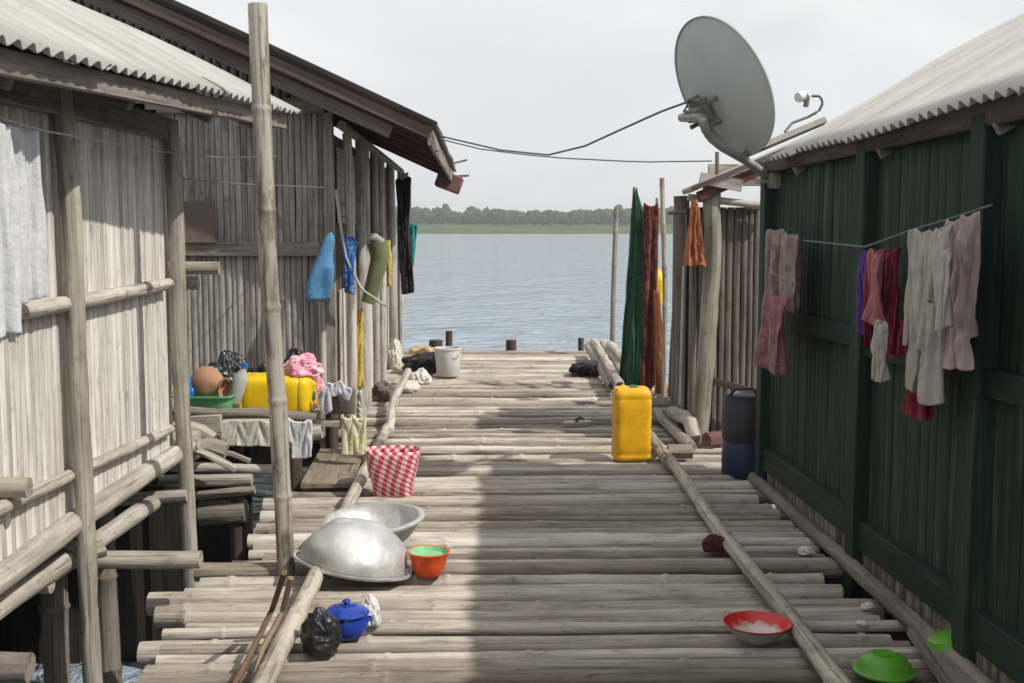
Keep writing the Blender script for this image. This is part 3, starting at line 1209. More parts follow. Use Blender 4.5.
# edge poles lying on the deck
mb = MB().tube([(-0.70, 2.2, 0.045), (-0.705, 3.9, 0.048), (-0.715, 5.5, 0.045)], 0.036, wob=0.2, nodes=0.55, seg=14, step=0.15, tint=0.75)
tag(mb.build("bamboo_pole", M["bamboo"], origin=(-0.7, 3.8, 0)), "pale bamboo pole lying along the deck edge under the upturned aluminium basin", "pole", "poles lying along the boardwalk edges")
mb = MB().tube([G(340, 522, 0.05), G(360, 480, 0.05), G(387, 428, 0.05)], 0.034, wob=0.2, nodes=0.6, seg=12, step=0.15, tint=0.7)
tag(mb.build("bamboo_pole", M["bamboo"], origin=(-0.72, 7, 0)), "grey bamboo pole lying between the flat brown board and the checked bag", "pole", "poles lying along the boardwalk edges")
mb = MB().tube([(1.15, 2.2, 0.04), (1.135, 3.2, 0.05), (1.16, 4.4, 0.042), (1.15, 5.4, 0.04), (1.175, 6.6, 0.045), (1.185, 8.3, 0.04)], 0.035, wob=0.2, nodes=0.6, seg=14, step=0.15, tint=0.7)
tag(mb.build("bamboo_pole", M["bamboo"], origin=(1.15, 5, 0)), "long bamboo pole lying along the deck edge beside the green hut", "pole", "poles lying along the boardwalk edges")

# ================================================================== HUT 1 (near left)
HG = "stilt huts beside the boardwalk"
h1 = thing("stilt_hut", "near stilt hut with pale reed walls, white corrugated roof and white cloth outside", "hut", (-1.6, 3.5, 0), HG)
WX = -1.6
slat_wall((WX, -3.0, 0), (WX, 0.8, 0), 0.40, 1.98, 0.05, 0.011, X_).build("wall_panel", M["slat_pale"], h1)  # wall run behind the camera, added to hold back sky light
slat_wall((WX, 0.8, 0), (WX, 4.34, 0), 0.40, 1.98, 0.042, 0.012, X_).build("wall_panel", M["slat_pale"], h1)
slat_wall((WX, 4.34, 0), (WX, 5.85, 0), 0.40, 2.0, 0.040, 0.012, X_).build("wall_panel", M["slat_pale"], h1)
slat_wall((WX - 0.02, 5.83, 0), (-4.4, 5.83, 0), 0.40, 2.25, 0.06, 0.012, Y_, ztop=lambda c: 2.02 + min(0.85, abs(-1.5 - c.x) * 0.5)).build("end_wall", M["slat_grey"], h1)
MB().box((-1.625, 1.4, 1.2), (0.02, 8.8, 1.6)).build("interior_shade_board", M["dark_beam"], h1)  # dark board added behind the slats as the unlit inside of the hut
MB().box((-4.4, 1.4, 0.6), (0.03, 8.8, 3.4)).build("back_wall", M["slat_grey"], h1)  # carried down to the water, added reach keeps light from under the hut
MB().box((-3.0, -3.0, 0.6), (2.8, 0.03, 3.4)).build("end_wall", M["slat_grey"], h1)
MB().box((-3.0, 1.4, 0.36), (2.76, 8.8, 0.04)).build("floor", M["dark_beam"], h1)
for yy, lean, r in ((2.4, 0.02, 0.04), (4.34, 0.03, 0.036), (5.80, 0.035, 0.039)):
    MB().tube([(-1.50 + lean, yy, -2.0), (-1.515, yy - 0.01, 0.3), (-1.53, yy + 0.012, 0.9), (-1.525, yy - 0.008, 1.5), (-1.545, yy, 2.02)], r, wob=0.3, seg=14, step=0.1, tint=0.55).build("post", M["mossy"], h1)
MB().tube([(-1.555, 0.8, 1.235), (-1.555, 3.0, 1.23), (-1.555, 4.3, 1.225), (-1.555, 5.72, 1.235)], 0.030, wob=0.18, seg=10, step=0.12, tint=0.75).build("middle_rail", M["pale_log"], h1)
MB().tube([(-1.57, 0.8, 0.68), (-1.565, 3.0, 0.63), (-1.565, 4.3, 0.575), (-1.565, 5.72, 0.51)], 0.024, wob=0.18, seg=10, step=0.12, tint=0.7).build("lower_rail", M["pale_log"], h1)
MB().tube([(-1.56, 0.8, 0.40), (-1.545, 2.6, 0.40), (-1.56, 4.3, 0.385), (-1.55, 6.05, 0.37)], 0.047, wob=0.3, seg=14, step=0.12, tint=0.75).build("sill_log", M["pale_log"], h1)
MB().tube([(-1.58, 0.8, 0.33), (-1.60, 3.8, 0.26), (-1.60, 5.5, 0.18)], 0.04, wob=0.3, seg=12, step=0.12, tint=0.6).build("sill_log", M["pale_log"], h1)
MB().beam((-1.57, 0.8, 1.92), (-1.57, 5.95, 2.0), 0.06, 0.11, tint=0.3).build("wall_plate", M["beam"], h1)
# joist ends sticking out of the wall
for (p0, p1, r, mt) in (((-2.2, 4.55, 0.185), AY(201, 559, 4.55), 0.037, "mossy"), ((-2.2, 5.95, 1.305), AY(219, 268, 5.95), 0.034, "mossy"),
                        ((-2.0, 6.0, 1.235), AY(199, 283, 6.0), 0.036, "pale_log"), ((-2.2, 3.75, 0.665), AY(29, 488, 3.75), 0.035, "mossy"),
                        ((-2.1, 5.75, 0.13), AY(187, 495, 5.75), 0.032, "pale_log"), ((-2.4, 6.05, 0.40), AY(199, 440, 6.05), 0.05, "pale_log"),
                        ((-2.2, 4.15, 0.22), AY(52, 583, 4.15), 0.036, "mossy"), ((-2.2, 3.7, 0.1), AY(30, 668, 3.7), 0.05, "beam")):
    MB().tube([p0, p1], r, wob=0.18, seg=12, step=0.08, tint=0.6).build("joist", M[mt], h1)
MB().tube([AY(40, 560, 4.35), AY(62, 545, 4.38), AY(82, 556, 4.4), AY(104, 549, 4.45)], 0.036, wob=0.5, seg=12, step=0.04, tint=0.5).build("knotty_brace", M["mossy"], h1)
for (x, y) in ((-1.78, 5.4), (-1.7, 4.45), (-2.5, 5.0), (-2.3, 3.6), (-3.2, 4.3), (-3.3, 5.6), (-2.0, 2.6)):
    MB().tube([(x, y, -2.2), (x + random.uniform(-.05, .05), y, 0.34)], 0.05, wob=0.15, step=0.2, nodes=0.5, tint=0.4).build("stilt", M["beam"], h1)
# roof
E0, E1 = Vector((-1.512, 0.6, 1.915)), Vector((-1.02, 6.42, 2.145))
T0, T1 = Vector((-3.35, 0.6, 2.90)), Vector((-3.35, 6.42, 3.06))
rf = corrugated(E0, E1, T0, T1, 0.088, 0.0125, 12, bulge=0.085, rag=0.03).build("roof", M["roof_pale"], h1, solid=0.006)
corrugated((-5.4, -3.2, 1.95), (-5.4, 6.42, 2.0), (-3.35, -3.2, 2.89), T1, 0.088, 0.016, 6).build("roof", M["roof_pale"], h1, solid=0.006)
corrugated((-1.5, -3.2, 1.92), (-1.5, 0.62, 1.92), (-3.35, -3.2, 2.89), (-3.35, 0.62, 2.89), 0.088, 0.0125, 6, bulge=0.08).build("roof", M["roof_pale"], h1, solid=0.006)  # unseen roof stretch behind the camera, added to cut sky fill
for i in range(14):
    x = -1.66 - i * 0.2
    MB().box((x, 6.0 + 0.02 * (i % 3), -0.38 + random.uniform(-.05, .03)), (0.215, 0.02, 1.1)).build("added_shade_board", M["shade_wood"], h1)  # boards added to stop sky reflecting in the water under the hut
MB().beam(E0 + Vector((-0.05, 0, -0.055)), E1 + Vector((-0.06, -0.05, -0.06)), 0.035, 0.075, tint=0.45).build("fascia", M["beam"], h1)
for yy in (1.2, 2.4, 3.4, 4.3, 5.2, 6.0):
    k = (yy - 0.6) / 5.82
    e = E0.lerp(E1, k)
    t = T0.lerp(T1, k)
    MB().beam(e + Vector((-0.08, 0, -0.10)), t + Vector((0, 0, -0.06)), 0.05, 0.06).build("rafter", M["beam"], h1)
MB().tube([T0 + Vector((0, 0, 0.0)), T1 + Vector((0, 0, 0.0))], 0.05, step=0.5).build("ridge", M["beam"], h1)

# ================================================================== PLATFORM between the left huts
pf = thing("raised_platform", "rough raised log platform under the laundry heap between the two left huts", "platform", (-1.7, 7.4, 0))
y = 6.7
while y < 8.5:
    r = random.uniform(0.035, 0.05)
    xe = -1.02 if y > 7.1 else -1.12
    MB().tube([(-3.0, y, 0.33), (xe + random.uniform(-0.06, 0.03), y + random.uniform(-.03, .03), 0.33)], r, wob=0.2, step=0.12).build("floor_log", M["mossy"], pf)
    y += 2 * r + 0.01
MB().tube([AY(165, 409, 6.62), AY(215, 413, 6.62), AY(262, 413, 6.62), AY(316, 419, 6.66)], 0.030, wob=0.3, seg=12, step=0.07, tint=0.55).build("edge_log", M["beam"], pf)
MB().tube([AY(160, 482, 6.3), AY(252, 480, 6.3)], 0.035, wob=0.2, step=0.08, tint=0.7).build("cross_log", M["mossy"], pf)
MB().tube([AY(170, 466, 6.6), AY(282, 470, 6.6)], 0.03, wob=0.2, step=0.08, tint=0.75).build("cross_log", M["pale_log"], pf)
MB().tube([AY(186, 497, 6.4), AY(255, 490, 6.4)], 0.025, wob=0.25, step=0.08, tint=0.4).build("cross_log", M["mossy"], pf)
MB().tube([AY(200, 513, 6.9), AY(246, 510, 6.9)], 0.075, wob=0.15, step=0.08, tint=0.15).build("cross_log", M["mossy"], pf)
MB().tube([AY(188, 455, 6.25), AY(205, 446, 6.3), AY(226, 452, 6.3)], 0.05, wob=0.5, step=0.04, tint=0.5).build("cross_log", M["mossy"], pf)
MB().tube([AY(290, 437, 7.0), AY(322, 432, 7.0)], 0.045, wob=0.2, step=0.05, tint=0.7).build("cross_log", M["pale_log"], pf)
MB().beam(AY(300, 423, 7.05), AY(348, 423, 7.05), 0.1, 0.035, tint=0.5).build("edge_board", M["mossy"], pf)
for (x, y) in ((-1.75, 6.7), (-1.12, 6.75), (-1.05, 7.9), (-2.6, 6.8), (-2.0, 7.6), (-1.5, 6.9)):
    MB().tube([(x, y, -2.2), (x, y, 0.3)], 0.045, wob=0.15, step=0.2, tint=0.3).build("leg", M["dark_beam"], pf)
MB().box((-2.0, 7.6, -0.3), (0.9, 0.05, 1.1)).build("added_shade_board", M["shade_wood"], pf)  # added dark screen, keeps sky reflections from under the platform

# ================================================================== HUT 2 (far left)
h2 = thing("stilt_hut", "far stilt hut of grey upright slats with brown overhanging roof and laundry on its front", "hut", (-1.12, 11, 0), HG)
GX, GY = -1.12, 8.6
EX, EZ, SL = -0.34, 2.20, 0.445


def roof2(c):
    return EZ + (EX - c.x) * SL - 0.05


slat_wall((GX, GY, 0), (-4.6, GY, 0), -0.1, 2.36, 0.044, 0.018, -Y_, fill=0.97).build("gable_wall", M["slat_grey"], h2)
slat_wall((GX, GY + 0.05, 0), (-4.6, GY + 0.05, 0), 2.36, 2.9, 0.06, 0.03, -Y_, fill=0.8, ztop=lambda c: min(3.9, roof2(c))).build("upper_gable", M["slat_grey"], h2)
MB().grid(lambda u, v: (GX - 3.4 * u, GY + 0.09, -0.3 + (min(3.8, EZ + (EX - GX + 3.4 * u) * SL) - 0.06 + 0.3) * v), 10, 4, lambda u, v: (u * 3, v * 3, 0)).build("interior_shade_board", M["dark_beam"], h2, solid=0.02)  # dark sheet stands in for the shade inside the hut
MB().box((-2.5, GY - 0.045, 1.36), (2.6, 0.03, 0.1), tint=0.6).build("cross_board", M["beam"], h2)
MB().box((-2.35, GY - 0.05, 2.40), (2.45, 0.04, 0.11), tint=0.75).build("cross_board", M["beam"], h2)
MB().box(((AY(181, 222, 8.5).x + AY(212, 222, 8.5).x) / 2, 8.52, AY(190, 222, 8.5).z), (0.26, 0.015, 0.30)).build("patch_panel", M["cardboard"], h2)
MB().box((-1.13, GY - 0.03, 1.1), (0.07, 0.08, 2.7), tint=0.75).build("corner_post", M["beam"], h2)
MB().tube([(-1.2, GY - 0.06, -1.2), (-1.19, GY - 0.06, 0.6), (-1.2, GY - 0.06, 1.15)], 0.028, wob=0.12, step=0.15, tint=0.95).build("post", M["pale_log"], h2)
# front wall
slat_wall((GX, GY, 0), (GX, 14.2, 0), -0.1, 2.2, 0.13, 0.02, X_, fill=0.96).build("front_wall", M["brown_plank"], h2)
slat_wall((GX + 0.03, 8.7, 0), (GX + 0.03, 13.9, 0), -0.05, 1.05, 0.06, 0.02, X_, fill=0.85).build("lower_slats", M["slat_pale"], h2)
MB().box((GX + 0.045, 9.4, 1.83), (0.02, 1.5, 0.56)).build("pale_board", M["pale_board"], h2)
for i, (yy, tt) in enumerate(((8.75, 0.95), (9.35, 0.6), (9.9, 0.8), (10.6, 0.5), (11.6, 0.8), (12.8, 0.6), (14.1, 0.7))):
    x = GX + 0.12 + random.uniform(-0.02, 0.02)
    MB().tube([(x, yy, -2.0), (x + random.uniform(-.02, .02), yy, 1.0), (x, yy, 2.22)], 0.036 + 0.006 * (i % 3), wob=0.14, seg=10, step=0.15, tint=tt).build("post", M["pale_log"] if i in (0, 2) else M["slat_grey"], h2)
MB().tube([(GX + 0.12, 8.3, 2.24), (GX + 0.12, 14.3, 2.22)], 0.035, wob=0.1, step=0.3, tint=0.3).build("wall_plate", M["beam"], h2)
MB().tube([(EX - 0.22, 8.15, 2.29), (EX - 0.22, 14.35, 2.29)], 0.03, wob=0.1, step=0.3, tint=0.3).build("purlin", M["beam"], h2)
MB().beam((-4.6, 14.2, 1.1), (GX, 14.2, 1.1), 0.03, 2.3).build("end_wall", M["slat_grey"], h2)
MB().beam((-4.6, 8.6, 1.1), (-4.6, 14.2, 1.1), 0.03, 3.4).build("back_wall", M["slat_grey"], h2)
RX = -4.2
RZ = EZ + (EX - RX) * SL
corrugated((EX, 8.05, EZ + 0.04), (EX, 14.4, EZ + 0.02), (RX, 8.05, RZ + 0.04), (RX, 14.4, RZ + 0.02), 0.088, 0.014, 10, bulge=0.02, rag=0.03).build("roof", M["roof_dark"], h2, solid=0.006)
corrugated((-7.6, 8.05, 2.3), (-7.6, 14.4, 2.3), (RX, 8.05, RZ + 0.04), (RX, 14.4, RZ + 0.02), 0.088, 0.014, 5).build("roof", M["roof_dark"], h2, solid=0.006)
MB().beam((EX - 0.02, 8.10, EZ - 0.035), (RX, 8.10, RZ - 0.04), 0.03, 0.075, tint=0.5, up=Z_).build("barge_board", M["dark_beam"], h2)
MB().beam((EX - 0.30, 8.16, EZ - 0.02), (RX, 8.16, RZ - 0.15), 0.03, 0.09, tint=0.9, up=Z_).build("barge_board", M["dark_beam"], h2)
for yy in (8.55, 9.8, 11.2, 12.6, 14.0):
    MB().beam((EX - 0.06, yy, EZ - 0.045), (RX, yy, RZ - 0.05), 0.05, 0.08, tint=0.4).build("rafter", M["red_beam"], h2)
MB().beam((EX - 0.03, 8.1, EZ - 0.05), (EX - 0.03, 14.35, EZ - 0.07), 0.025, 0.13, tint=0.5).build("fascia", M["beam"], h2)
MB().box((EX - 0.02, 8.55, EZ - 0.03), (0.035, 0.85, 0.2), rot=Euler((R(4), R(-14), 0)).to_matrix(), tint=0.6).build("loose_eave_board", M["beam"], h2)
MB().box((EX - 0.06, 13.9, EZ - 0.13), (0.30, 0.5, 0.2), rot=Euler((0, R(20), 0)).to_matrix(), tint=0.6).build("eave_box", M["red_beam"], h2)
MB().beam((EX - 0.2, 14.38, 2.15), (EX + 0.17, 14.38, 2.17), 0.12, 0.02, tint=0.6).build("broken_lath", M["red_beam"], h2)
MB().beam((EX + 0.0, 13.5, 2.27), (EX + 0.16, 13.5, 2.31), 0.05, 0.02, tint=0.4).build("broken_lath", M["beam"], h2)
for (x, y) in ((-1.3, 8.9), (-2.5, 8.7), (-1.3, 11.0), (-1.3, 13.5)):
    MB().tube([(x, y, -2.2), (x, y, 0.0)], 0.05, wob=0.1, step=0.3).build("stilt", M["dark_beam"], h2)
MB().box((-2.85, 11.4, -0.12), (3.4, 5.5, 0.05)).build("floor", M["dark_beam"], h2)

# ================================================================== GREEN HUT (right)
h3 = thing("stilt_hut", "dark green painted board hut with pale corrugated roof and washing along its wall", "hut", (1.7, 3.8, 0), HG)
GWX = 1.70
PYS = (-3.0, -0.6, 1.2, 2.4, 3.78, 4.96, 6.68)  # stretch behind the camera, roof included, is added to darken the sky fill
for a, b2 in zip(PYS, PYS[1:]):
    mbw = slat_wall((GWX, b2, 0), (GWX, a, 0), 0.12, 1.9, 0.075, 0.012, -X_, fill=0.99)
    mbw.build("wall_panel", M["green_paint"], h3)
MB().box((GWX + 0.02, 1.85, 1.0), (0.03, 9.7, 1.8)).build("interior_shade_board", M["dark_beam"], h3)  # dark backing in place of the shaded interior
slat_wall((GWX - 0.0, -3.0, 0), (GWX - 0.0, 6.7, 0), -0.06, 0.13, 0.055, 0.03, -X_, fill=0.8).build("base_slats", M["beam"], h3)
for yy in PYS:
    MB().box((GWX - 0.042, yy, 0.90), (0.075, 0.115, 1.96), tint=0.5, bev=0.006).build("post", M["green_post"], h3)
for a, b2 in zip(PYS, PYS[1:]):
    MB().beam((GWX - 0.035, a + 0.06, 1.03), (GWX - 0.035, b2 - 0.06, 1.0), 0.04, 0.09).build("middle_rail", M["green_post"], h3)
    MB().beam((GWX - 0.035, a + 0.06, 0.185), (GWX - 0.035, b2 - 0.06, 0.165), 0.045, 0.13).build("bottom_rail", M["green_post"], h3)
MB().tube([(GWX - 0.085, -3.0, 0.02), (GWX - 0.08, 4.0, 0.025), (GWX - 0.08, 6.75, 0.02)], 0.035, wob=0.2, step=0.12, tint=0.35).build("base_log", M["beam"], h3)
MB().beam((GWX - 0.04, -3.0, 1.88), (GWX - 0.04, 6.82, 1.86), 0.07, 0.07, tint=0.5).build("wall_plate", M["shade_wood"], h3)  # near-black tone paints the eave shadow onto the plate
slat_wall((GWX + 0.02, 6.42, 0), (4.4, 6.42, 0), 0.0, 1.9, 0.09, 0.012, Y_).build("end_wall", M["green_paint"], h3)
MB().box((4.4, 1.6, 0.5), (0.03, 9.2, 2.7)).build("back_wall", M["green_paint"], h3)
MB().box((3.05, -3.0, 0.9), (2.7, 0.03, 2.6)).build("end_wall", M["green_paint"], h3)
MB().box((3.05, 1.85, 0.0), (2.68, 9.6, 0.05)).build("floor", M["dark_beam"], h3)
for (x, y) in ((1.8, 2.0), (1.8, 4.2), (1.8, 6.4), (3.4, 3), (3.4, 6)):
    MB().tube([(x, y, -2.2), (x, y, 0.0)], 0.055, wob=0.1, step=0.3).build("stilt", M["dark_beam"], h3)
E0, E1 = Vector((1.585, -3.2, 1.96)), Vector((1.585, 6.20, 1.897))
T0, T1 = Vector((2.95, -3.2, 2.74)), Vector((2.95, 6.20, 2.66))
corrugated(E0, E1, T0, T1, 0.088, 0.0135, 12, bulge=0.02, rag=0.05).build("roof", M["roof_pale_lit"], h3, solid=0.007)
corrugated((4.6, -3.2, 1.85), (4.6, 6.20, 1.85), T0, T1, 0.088, 0.016, 5).build("roof", M["roof_pale"], h3, solid=0.007)
MB().beam(E0 + Vector((0.05, 0, -0.03)), E1 + Vector((0.05, -0.03, -0.03)), 0.025, 0.075, tint=0.3).build("fascia", M["dark_beam"], h3)
for yy in (1.4, 2.6, 3.86, 4.98, 6.3):
    e = E0.lerp(E1, (yy + 3.2) / 9.66)
    t = T0.lerp(T1, (yy + 3.2) / 9.66)
    MB().beam(e + Vector((0.05, 0, -0.095)), t + Vector((0, 0, -0.09)), 0.03, 0.045, tint=0.5).build("rafter", M["beam"], h3)
MB().tube([T0, T1], 0.05, step=0.5).build("ridge", M["beam"], h3)
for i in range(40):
    MB().box((GWX + 0.06 + 0.02 * (i % 2), -2.9 + i * 0.245, -0.52 + random.uniform(-.05, .02)), (0.02, 0.262, 0.9)).build("added_shade_board", M["shade_wood"], h3)  # added boards that block sky reflection in the water below
# short plank that carries the dish
MB().box(AY(779, 172, 6.62), (0.13, 0.16, 0.19), tint=0.8).build("bracket_block", M["beam"], h3)

# ================================================================== HUT 4 (far right slat hut)
h4 = thing("slat_hut", "small far hut of dark grey upright slats with patched roof, orange cloth on its corner", "hut", (1.9, 8.5, 0), HG)
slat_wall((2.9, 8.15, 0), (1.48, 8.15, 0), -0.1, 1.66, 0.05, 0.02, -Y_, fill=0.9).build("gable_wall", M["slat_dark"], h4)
MB().box((2.2, 8.19, 0.75), (1.5, 0.02, 1.8)).build("interior_shade_board", M["black_hole"], h4)  # black panel painted as the inner shade of the hut
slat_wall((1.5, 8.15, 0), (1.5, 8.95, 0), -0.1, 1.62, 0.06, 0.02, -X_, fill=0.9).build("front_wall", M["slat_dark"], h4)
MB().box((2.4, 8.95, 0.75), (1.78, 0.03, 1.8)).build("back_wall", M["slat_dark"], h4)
MB().tube([AY(700, 448, 8.0), AY(708, 330, 8.02), AY(713, 255, 8.04), AY(712, 186, 8.05)], 0.060, wob=0.3, seg=14, step=0.07, tint=0.35, r1=0.062).build("post", M["mossy"], h4)
MB().tube([AY(686, 412, 8.5), AY(684, 300, 8.5), AY(682, 196, 8.5)], 0.058, wob=0.12, seg=12, step=0.1, tint=0.25).build("post", M["slat_dark"], h4)
MB().tube([AY(688, 197, 8.03), AY(725, 201, 8.05), AY(775, 207, 8.05)], 0.026, wob=0.15, seg=10, step=0.08, tint=0.9).build("top_rail", M["pale_log"], h4)
MB().tube([AY(668, 213, 8.35), AY(700, 212, 8.35)], 0.014, wob=0.15, seg=8, step=0.08, tint=0.3).build("peg", M["beam"], h4)
MB().beam(AY(713, 381, 8.0), AY(770, 396, 8.0), 0.04, 0.05, tint=0.15).build("lower_bar", M["dark_beam"], h4)
corrugated(AY(694, 188, 7.9), AY(694, 188, 7.9) + Vector((0.03, 0.55, 0.0)), AY(694, 188, 7.9) + Vector((1.6, 0, 0.68)), AY(694, 188, 7.9) + Vector((1.6, 0.55, 0.68)), 0.085, 0.016, 6, rag=0.04).build("roof", M["roof_rusty"], h4, solid=0.006)
MB().beam(AY(698, 197, 7.98), AY(698, 197, 7.98) + Vector((1.5, 0, 0.64)), 0.04, 0.07, tint=0.2).build("rafter", M["red_beam"], h4)
MB().beam(AY(700, 178, 7.95) + Vector((0, 0.0, 0)), AY(742, 186, 7.95), 0.03, 0.08, tint=0.7).build("eave_lath", M["pale_log"], h4)
MB().box(AY(735, 175, 8.6), (0.4, 0.05, 0.16), tint=0.6).build("inner_board", M["pale_log"], h4)
MB().tube([AY(717, 190, 8.3), AY(717, 152, 8.3)], 0.014, wob=0.1, step=0.1, tint=0.3).build("stick", M["beam"], h4)
for (x, y) in ((1.5, 8.3), (2.4, 8.3), (1.5, 9.1)):
    MB().tube([(x, y, -2.2), (x, y, 0.0)], 0.05, wob=0.1, step=0.3).build("stilt", M["dark_beam"], h4)

# ================================================================== POLES
pb = G(287, 568, 0)
tp = AY(258, 4, pb.y - 0.02)
mb = MB().tube([pb + Vector((0.01, 0.02, -1.9)), pb, pb.lerp(tp, 0.35) + Vector((-0.008, 0, 0)), pb.lerp(tp, 0.62) + Vector((-0.012, 0, 0)), tp], 0.038, wob=0.16, seg=18, step=0.06, nodes=0.47, hollow=True, r1=0.040, tint=0.55)
tag(mb.build("bamboo_mast", M["mast"], origin=pb), "tall upright bamboo pole standing in front of the near left hut", "pole")
PG = "thin upright poles at the far end of the deck"
mb = MB().tube([AY(612, 352, 13.8) + Vector((0, 0, -1.5)), AY(612, 352, 13.8), AY(614, 270, 13.8), AY(617, 195, 13.8)], 0.03, wob=0.1, seg=10, step=0.15, nodes=0.45, tint=0.15)
tag(mb.build("bamboo_post", M["bamboo"], origin=G(612, 352)), "thin brown bamboo pole standing alone left of the green fabric", "pole", PG)
mb = MB().tube([AY(664, 392, 10.4) + Vector((0, 0, -1)), AY(664, 392, 10.4), AY(665, 290, 10.4), AY(662, 178, 10.4)], 0.022, wob=0.15, seg=8, step=0.12, nodes=0.4, tint=0.5)
tag(mb.build("bamboo_post", M["bamboo"], origin=AY(664, 392, 10.4)), "thin grey bamboo pole standing beside the yellow jug", "pole", PG)
mb = MB().tube([AY(672, 405, 9.6) + Vector((0, 0, -1)), AY(672, 405, 9.6), AY(677, 310, 9.6), AY(680, 200, 9.6)], 0.042, wob=0.12, seg=8, step=0.12, tint=0.1)
tag(mb.build("bamboo_post", M["slat_dark"], origin=AY(672, 405, 9.6)), "dark leaning post between thin grey pole and slat hut", "pole", PG)

# stumps at the end of the deck
SG = "mooring stumps past the end of the deck"
for (px, py0, py1, wpx, lab) in ((449, 350, 331, 7, "tall thin mooring stump near the white bucket"), (436, 350, 340, 14, "low square mooring stump near the white bucket"),
                                 (511, 352, 340, 11, "short dark mooring stump at the middle of the deck end"), (581, 350, 338, 6, "thin dark mooring stump beside the pale pole bundle")):
    p = AY(px, py0, 14.55)
    tpt = AY(px, py1, 14.55)
    r = wpx / 2 / FPX * 14.55
    mb = MB().tube([p + Vector((0, 0, -1.6)), p, tpt], r, wob=0.12, seg=10, step=0.1, tint=0.2)
    tag(mb.build("mooring_stump", M["dark_beam"], origin=p), lab, "stump", SG)

# bundle of poles at the end of the deck, right
BG = "loose poles bundled at the far right of the deck"
for i, (a, b2, lab) in enumerate((((588, 346), (612, 386), "outer pale pole of the bundle beside the yellow jerrycan"), ((594, 342), (622, 390), "pale pole of the bundle running up to deck end"),
                                  ((603, 343), (630, 384), "grey split pole inside the bundle at deck end"), ((610, 345), (640, 378), "short pole of the bundle beside the green fabric"))):
    p, q = G(a[0], a[1], 0.12 + 0.05 * (i % 2)), G(b2[0], b2[1], 0.06 + 0.06 * (i % 2))
    mb = MB().tube([p, q], 0.05, wob=0.15, seg=9, step=0.2, nodes=0.6, tint=0.45 + 0.12 * i, hollow=True)
    tag(mb.build("loose_pole", M["pale_log"], origin=q), lab, "pole", BG)
mb = MB().lump(G(588, 374), (0.17, 0.22, 0.09), 21, 0.4)
tag(mb.build("dark_net", M["c_black"], origin=G(590, 374)), "dark crumpled net lying against the pole bundle", "net")
DG = "driftwood logs by the far right hut"
for (pts, r, lab) in (([G(650, 403, 0.12), G(692, 402, 0.12)], 0.045, "straight driftwood log lying behind yellow jerrycan"),
                      ([G(672, 412, 0.14), G(688, 418, 0.18), G(694, 438, 0.05)], 0.05, "curved driftwood branch by the slat hut post"),
                      ([G(655, 412, 0.06), G(690, 446, 0.05)], 0.04, "thin driftwood pole slanting toward the green hut"),
                      ([G(650, 436, 0.05), G(668, 462, 0.05)], 0.035, "short driftwood stick touching the edge pole"),
                      ([G(668, 452, 0.05), G(692, 452, 0.05)], 0.045, "stubby pale driftwood log lying on deck"),
                      ([G(706, 440, 0.05), G(735, 436, 0.05)], 0.05, "reddish driftwood log before the grey drum")):
    mb = MB().tube(pts, r, wob=0.3, seg=10, step=0.07)
    tag(mb.build("driftwood_log", M["pale_log"] if "reddish" not in lab else M["red_beam"], origin=pts[0]), lab, "log", DG)

# ================================================================== fabrics hung at the end of the deck
FG = "long fabrics hung at the far right of the deck"
FY = 10.7
mb = cloth([(187, 633, 636), (215, 630.5, 643), (300, 625, 645), (387, 619, 645)], ay(FY), -Y_, 2.2, 0.06, 3.1, crease=0.03, edge=0.7)
t = mb.build("green_fabric", M["c_greenprint"], origin=AY(640, 385, FY), solid=0.012, sub=1)
tag(t, "long dark green printed fabric hanging from a pointed tip beside red fabric", "fabric", FG)
mb = cloth([(202, 644, 658), (300, 643, 657), (392, 640, 657)], ay(FY - 0.08), -Y_, 2.2, 0.05, 5.7, crease=0.03, edge=0.7)
t = mb.build("red_fabric", M["c_redprint"], origin=AY(650, 388, FY), solid=0.012, sub=1)
tag(t, "long dark red patterned fabric hanging beside the green fabric", "fabric", FG)
mb = cloth([(290, 654, 659), (350, 655, 662), (398, 655, 668)], ay(FY - 0.2), -Y_, 2.4, 0.05, 7.7, crease=0.03, edge=0.7)
t = mb.build("orange_fabric", M["c_orange2"], origin=AY(660, 392, FY), solid=0.012, sub=1)
tag(t, "faded orange fabric flaring to the deck beside the red fabric", "fabric", FG)
for (a, b2, lab) in (((640, 390), (634.5, 187), "thin stick holding up the green fabric"), ((652, 390), (657, 198), "thin stick holding up the red fabric")):
    mb = MB().tube([AY(a[0], a[1], FY + 0.1) + Vector((0, 0, -0.1)), AY(b2[0], b2[1], FY + 0.02)], 0.013, seg=8, step=0.2, wob=0.2)
    tag(mb.build("prop_stick", M["bamboo"], origin=AY(a[0], a[1], FY + 0.1)), lab, "stick", "sticks holding up fabrics")


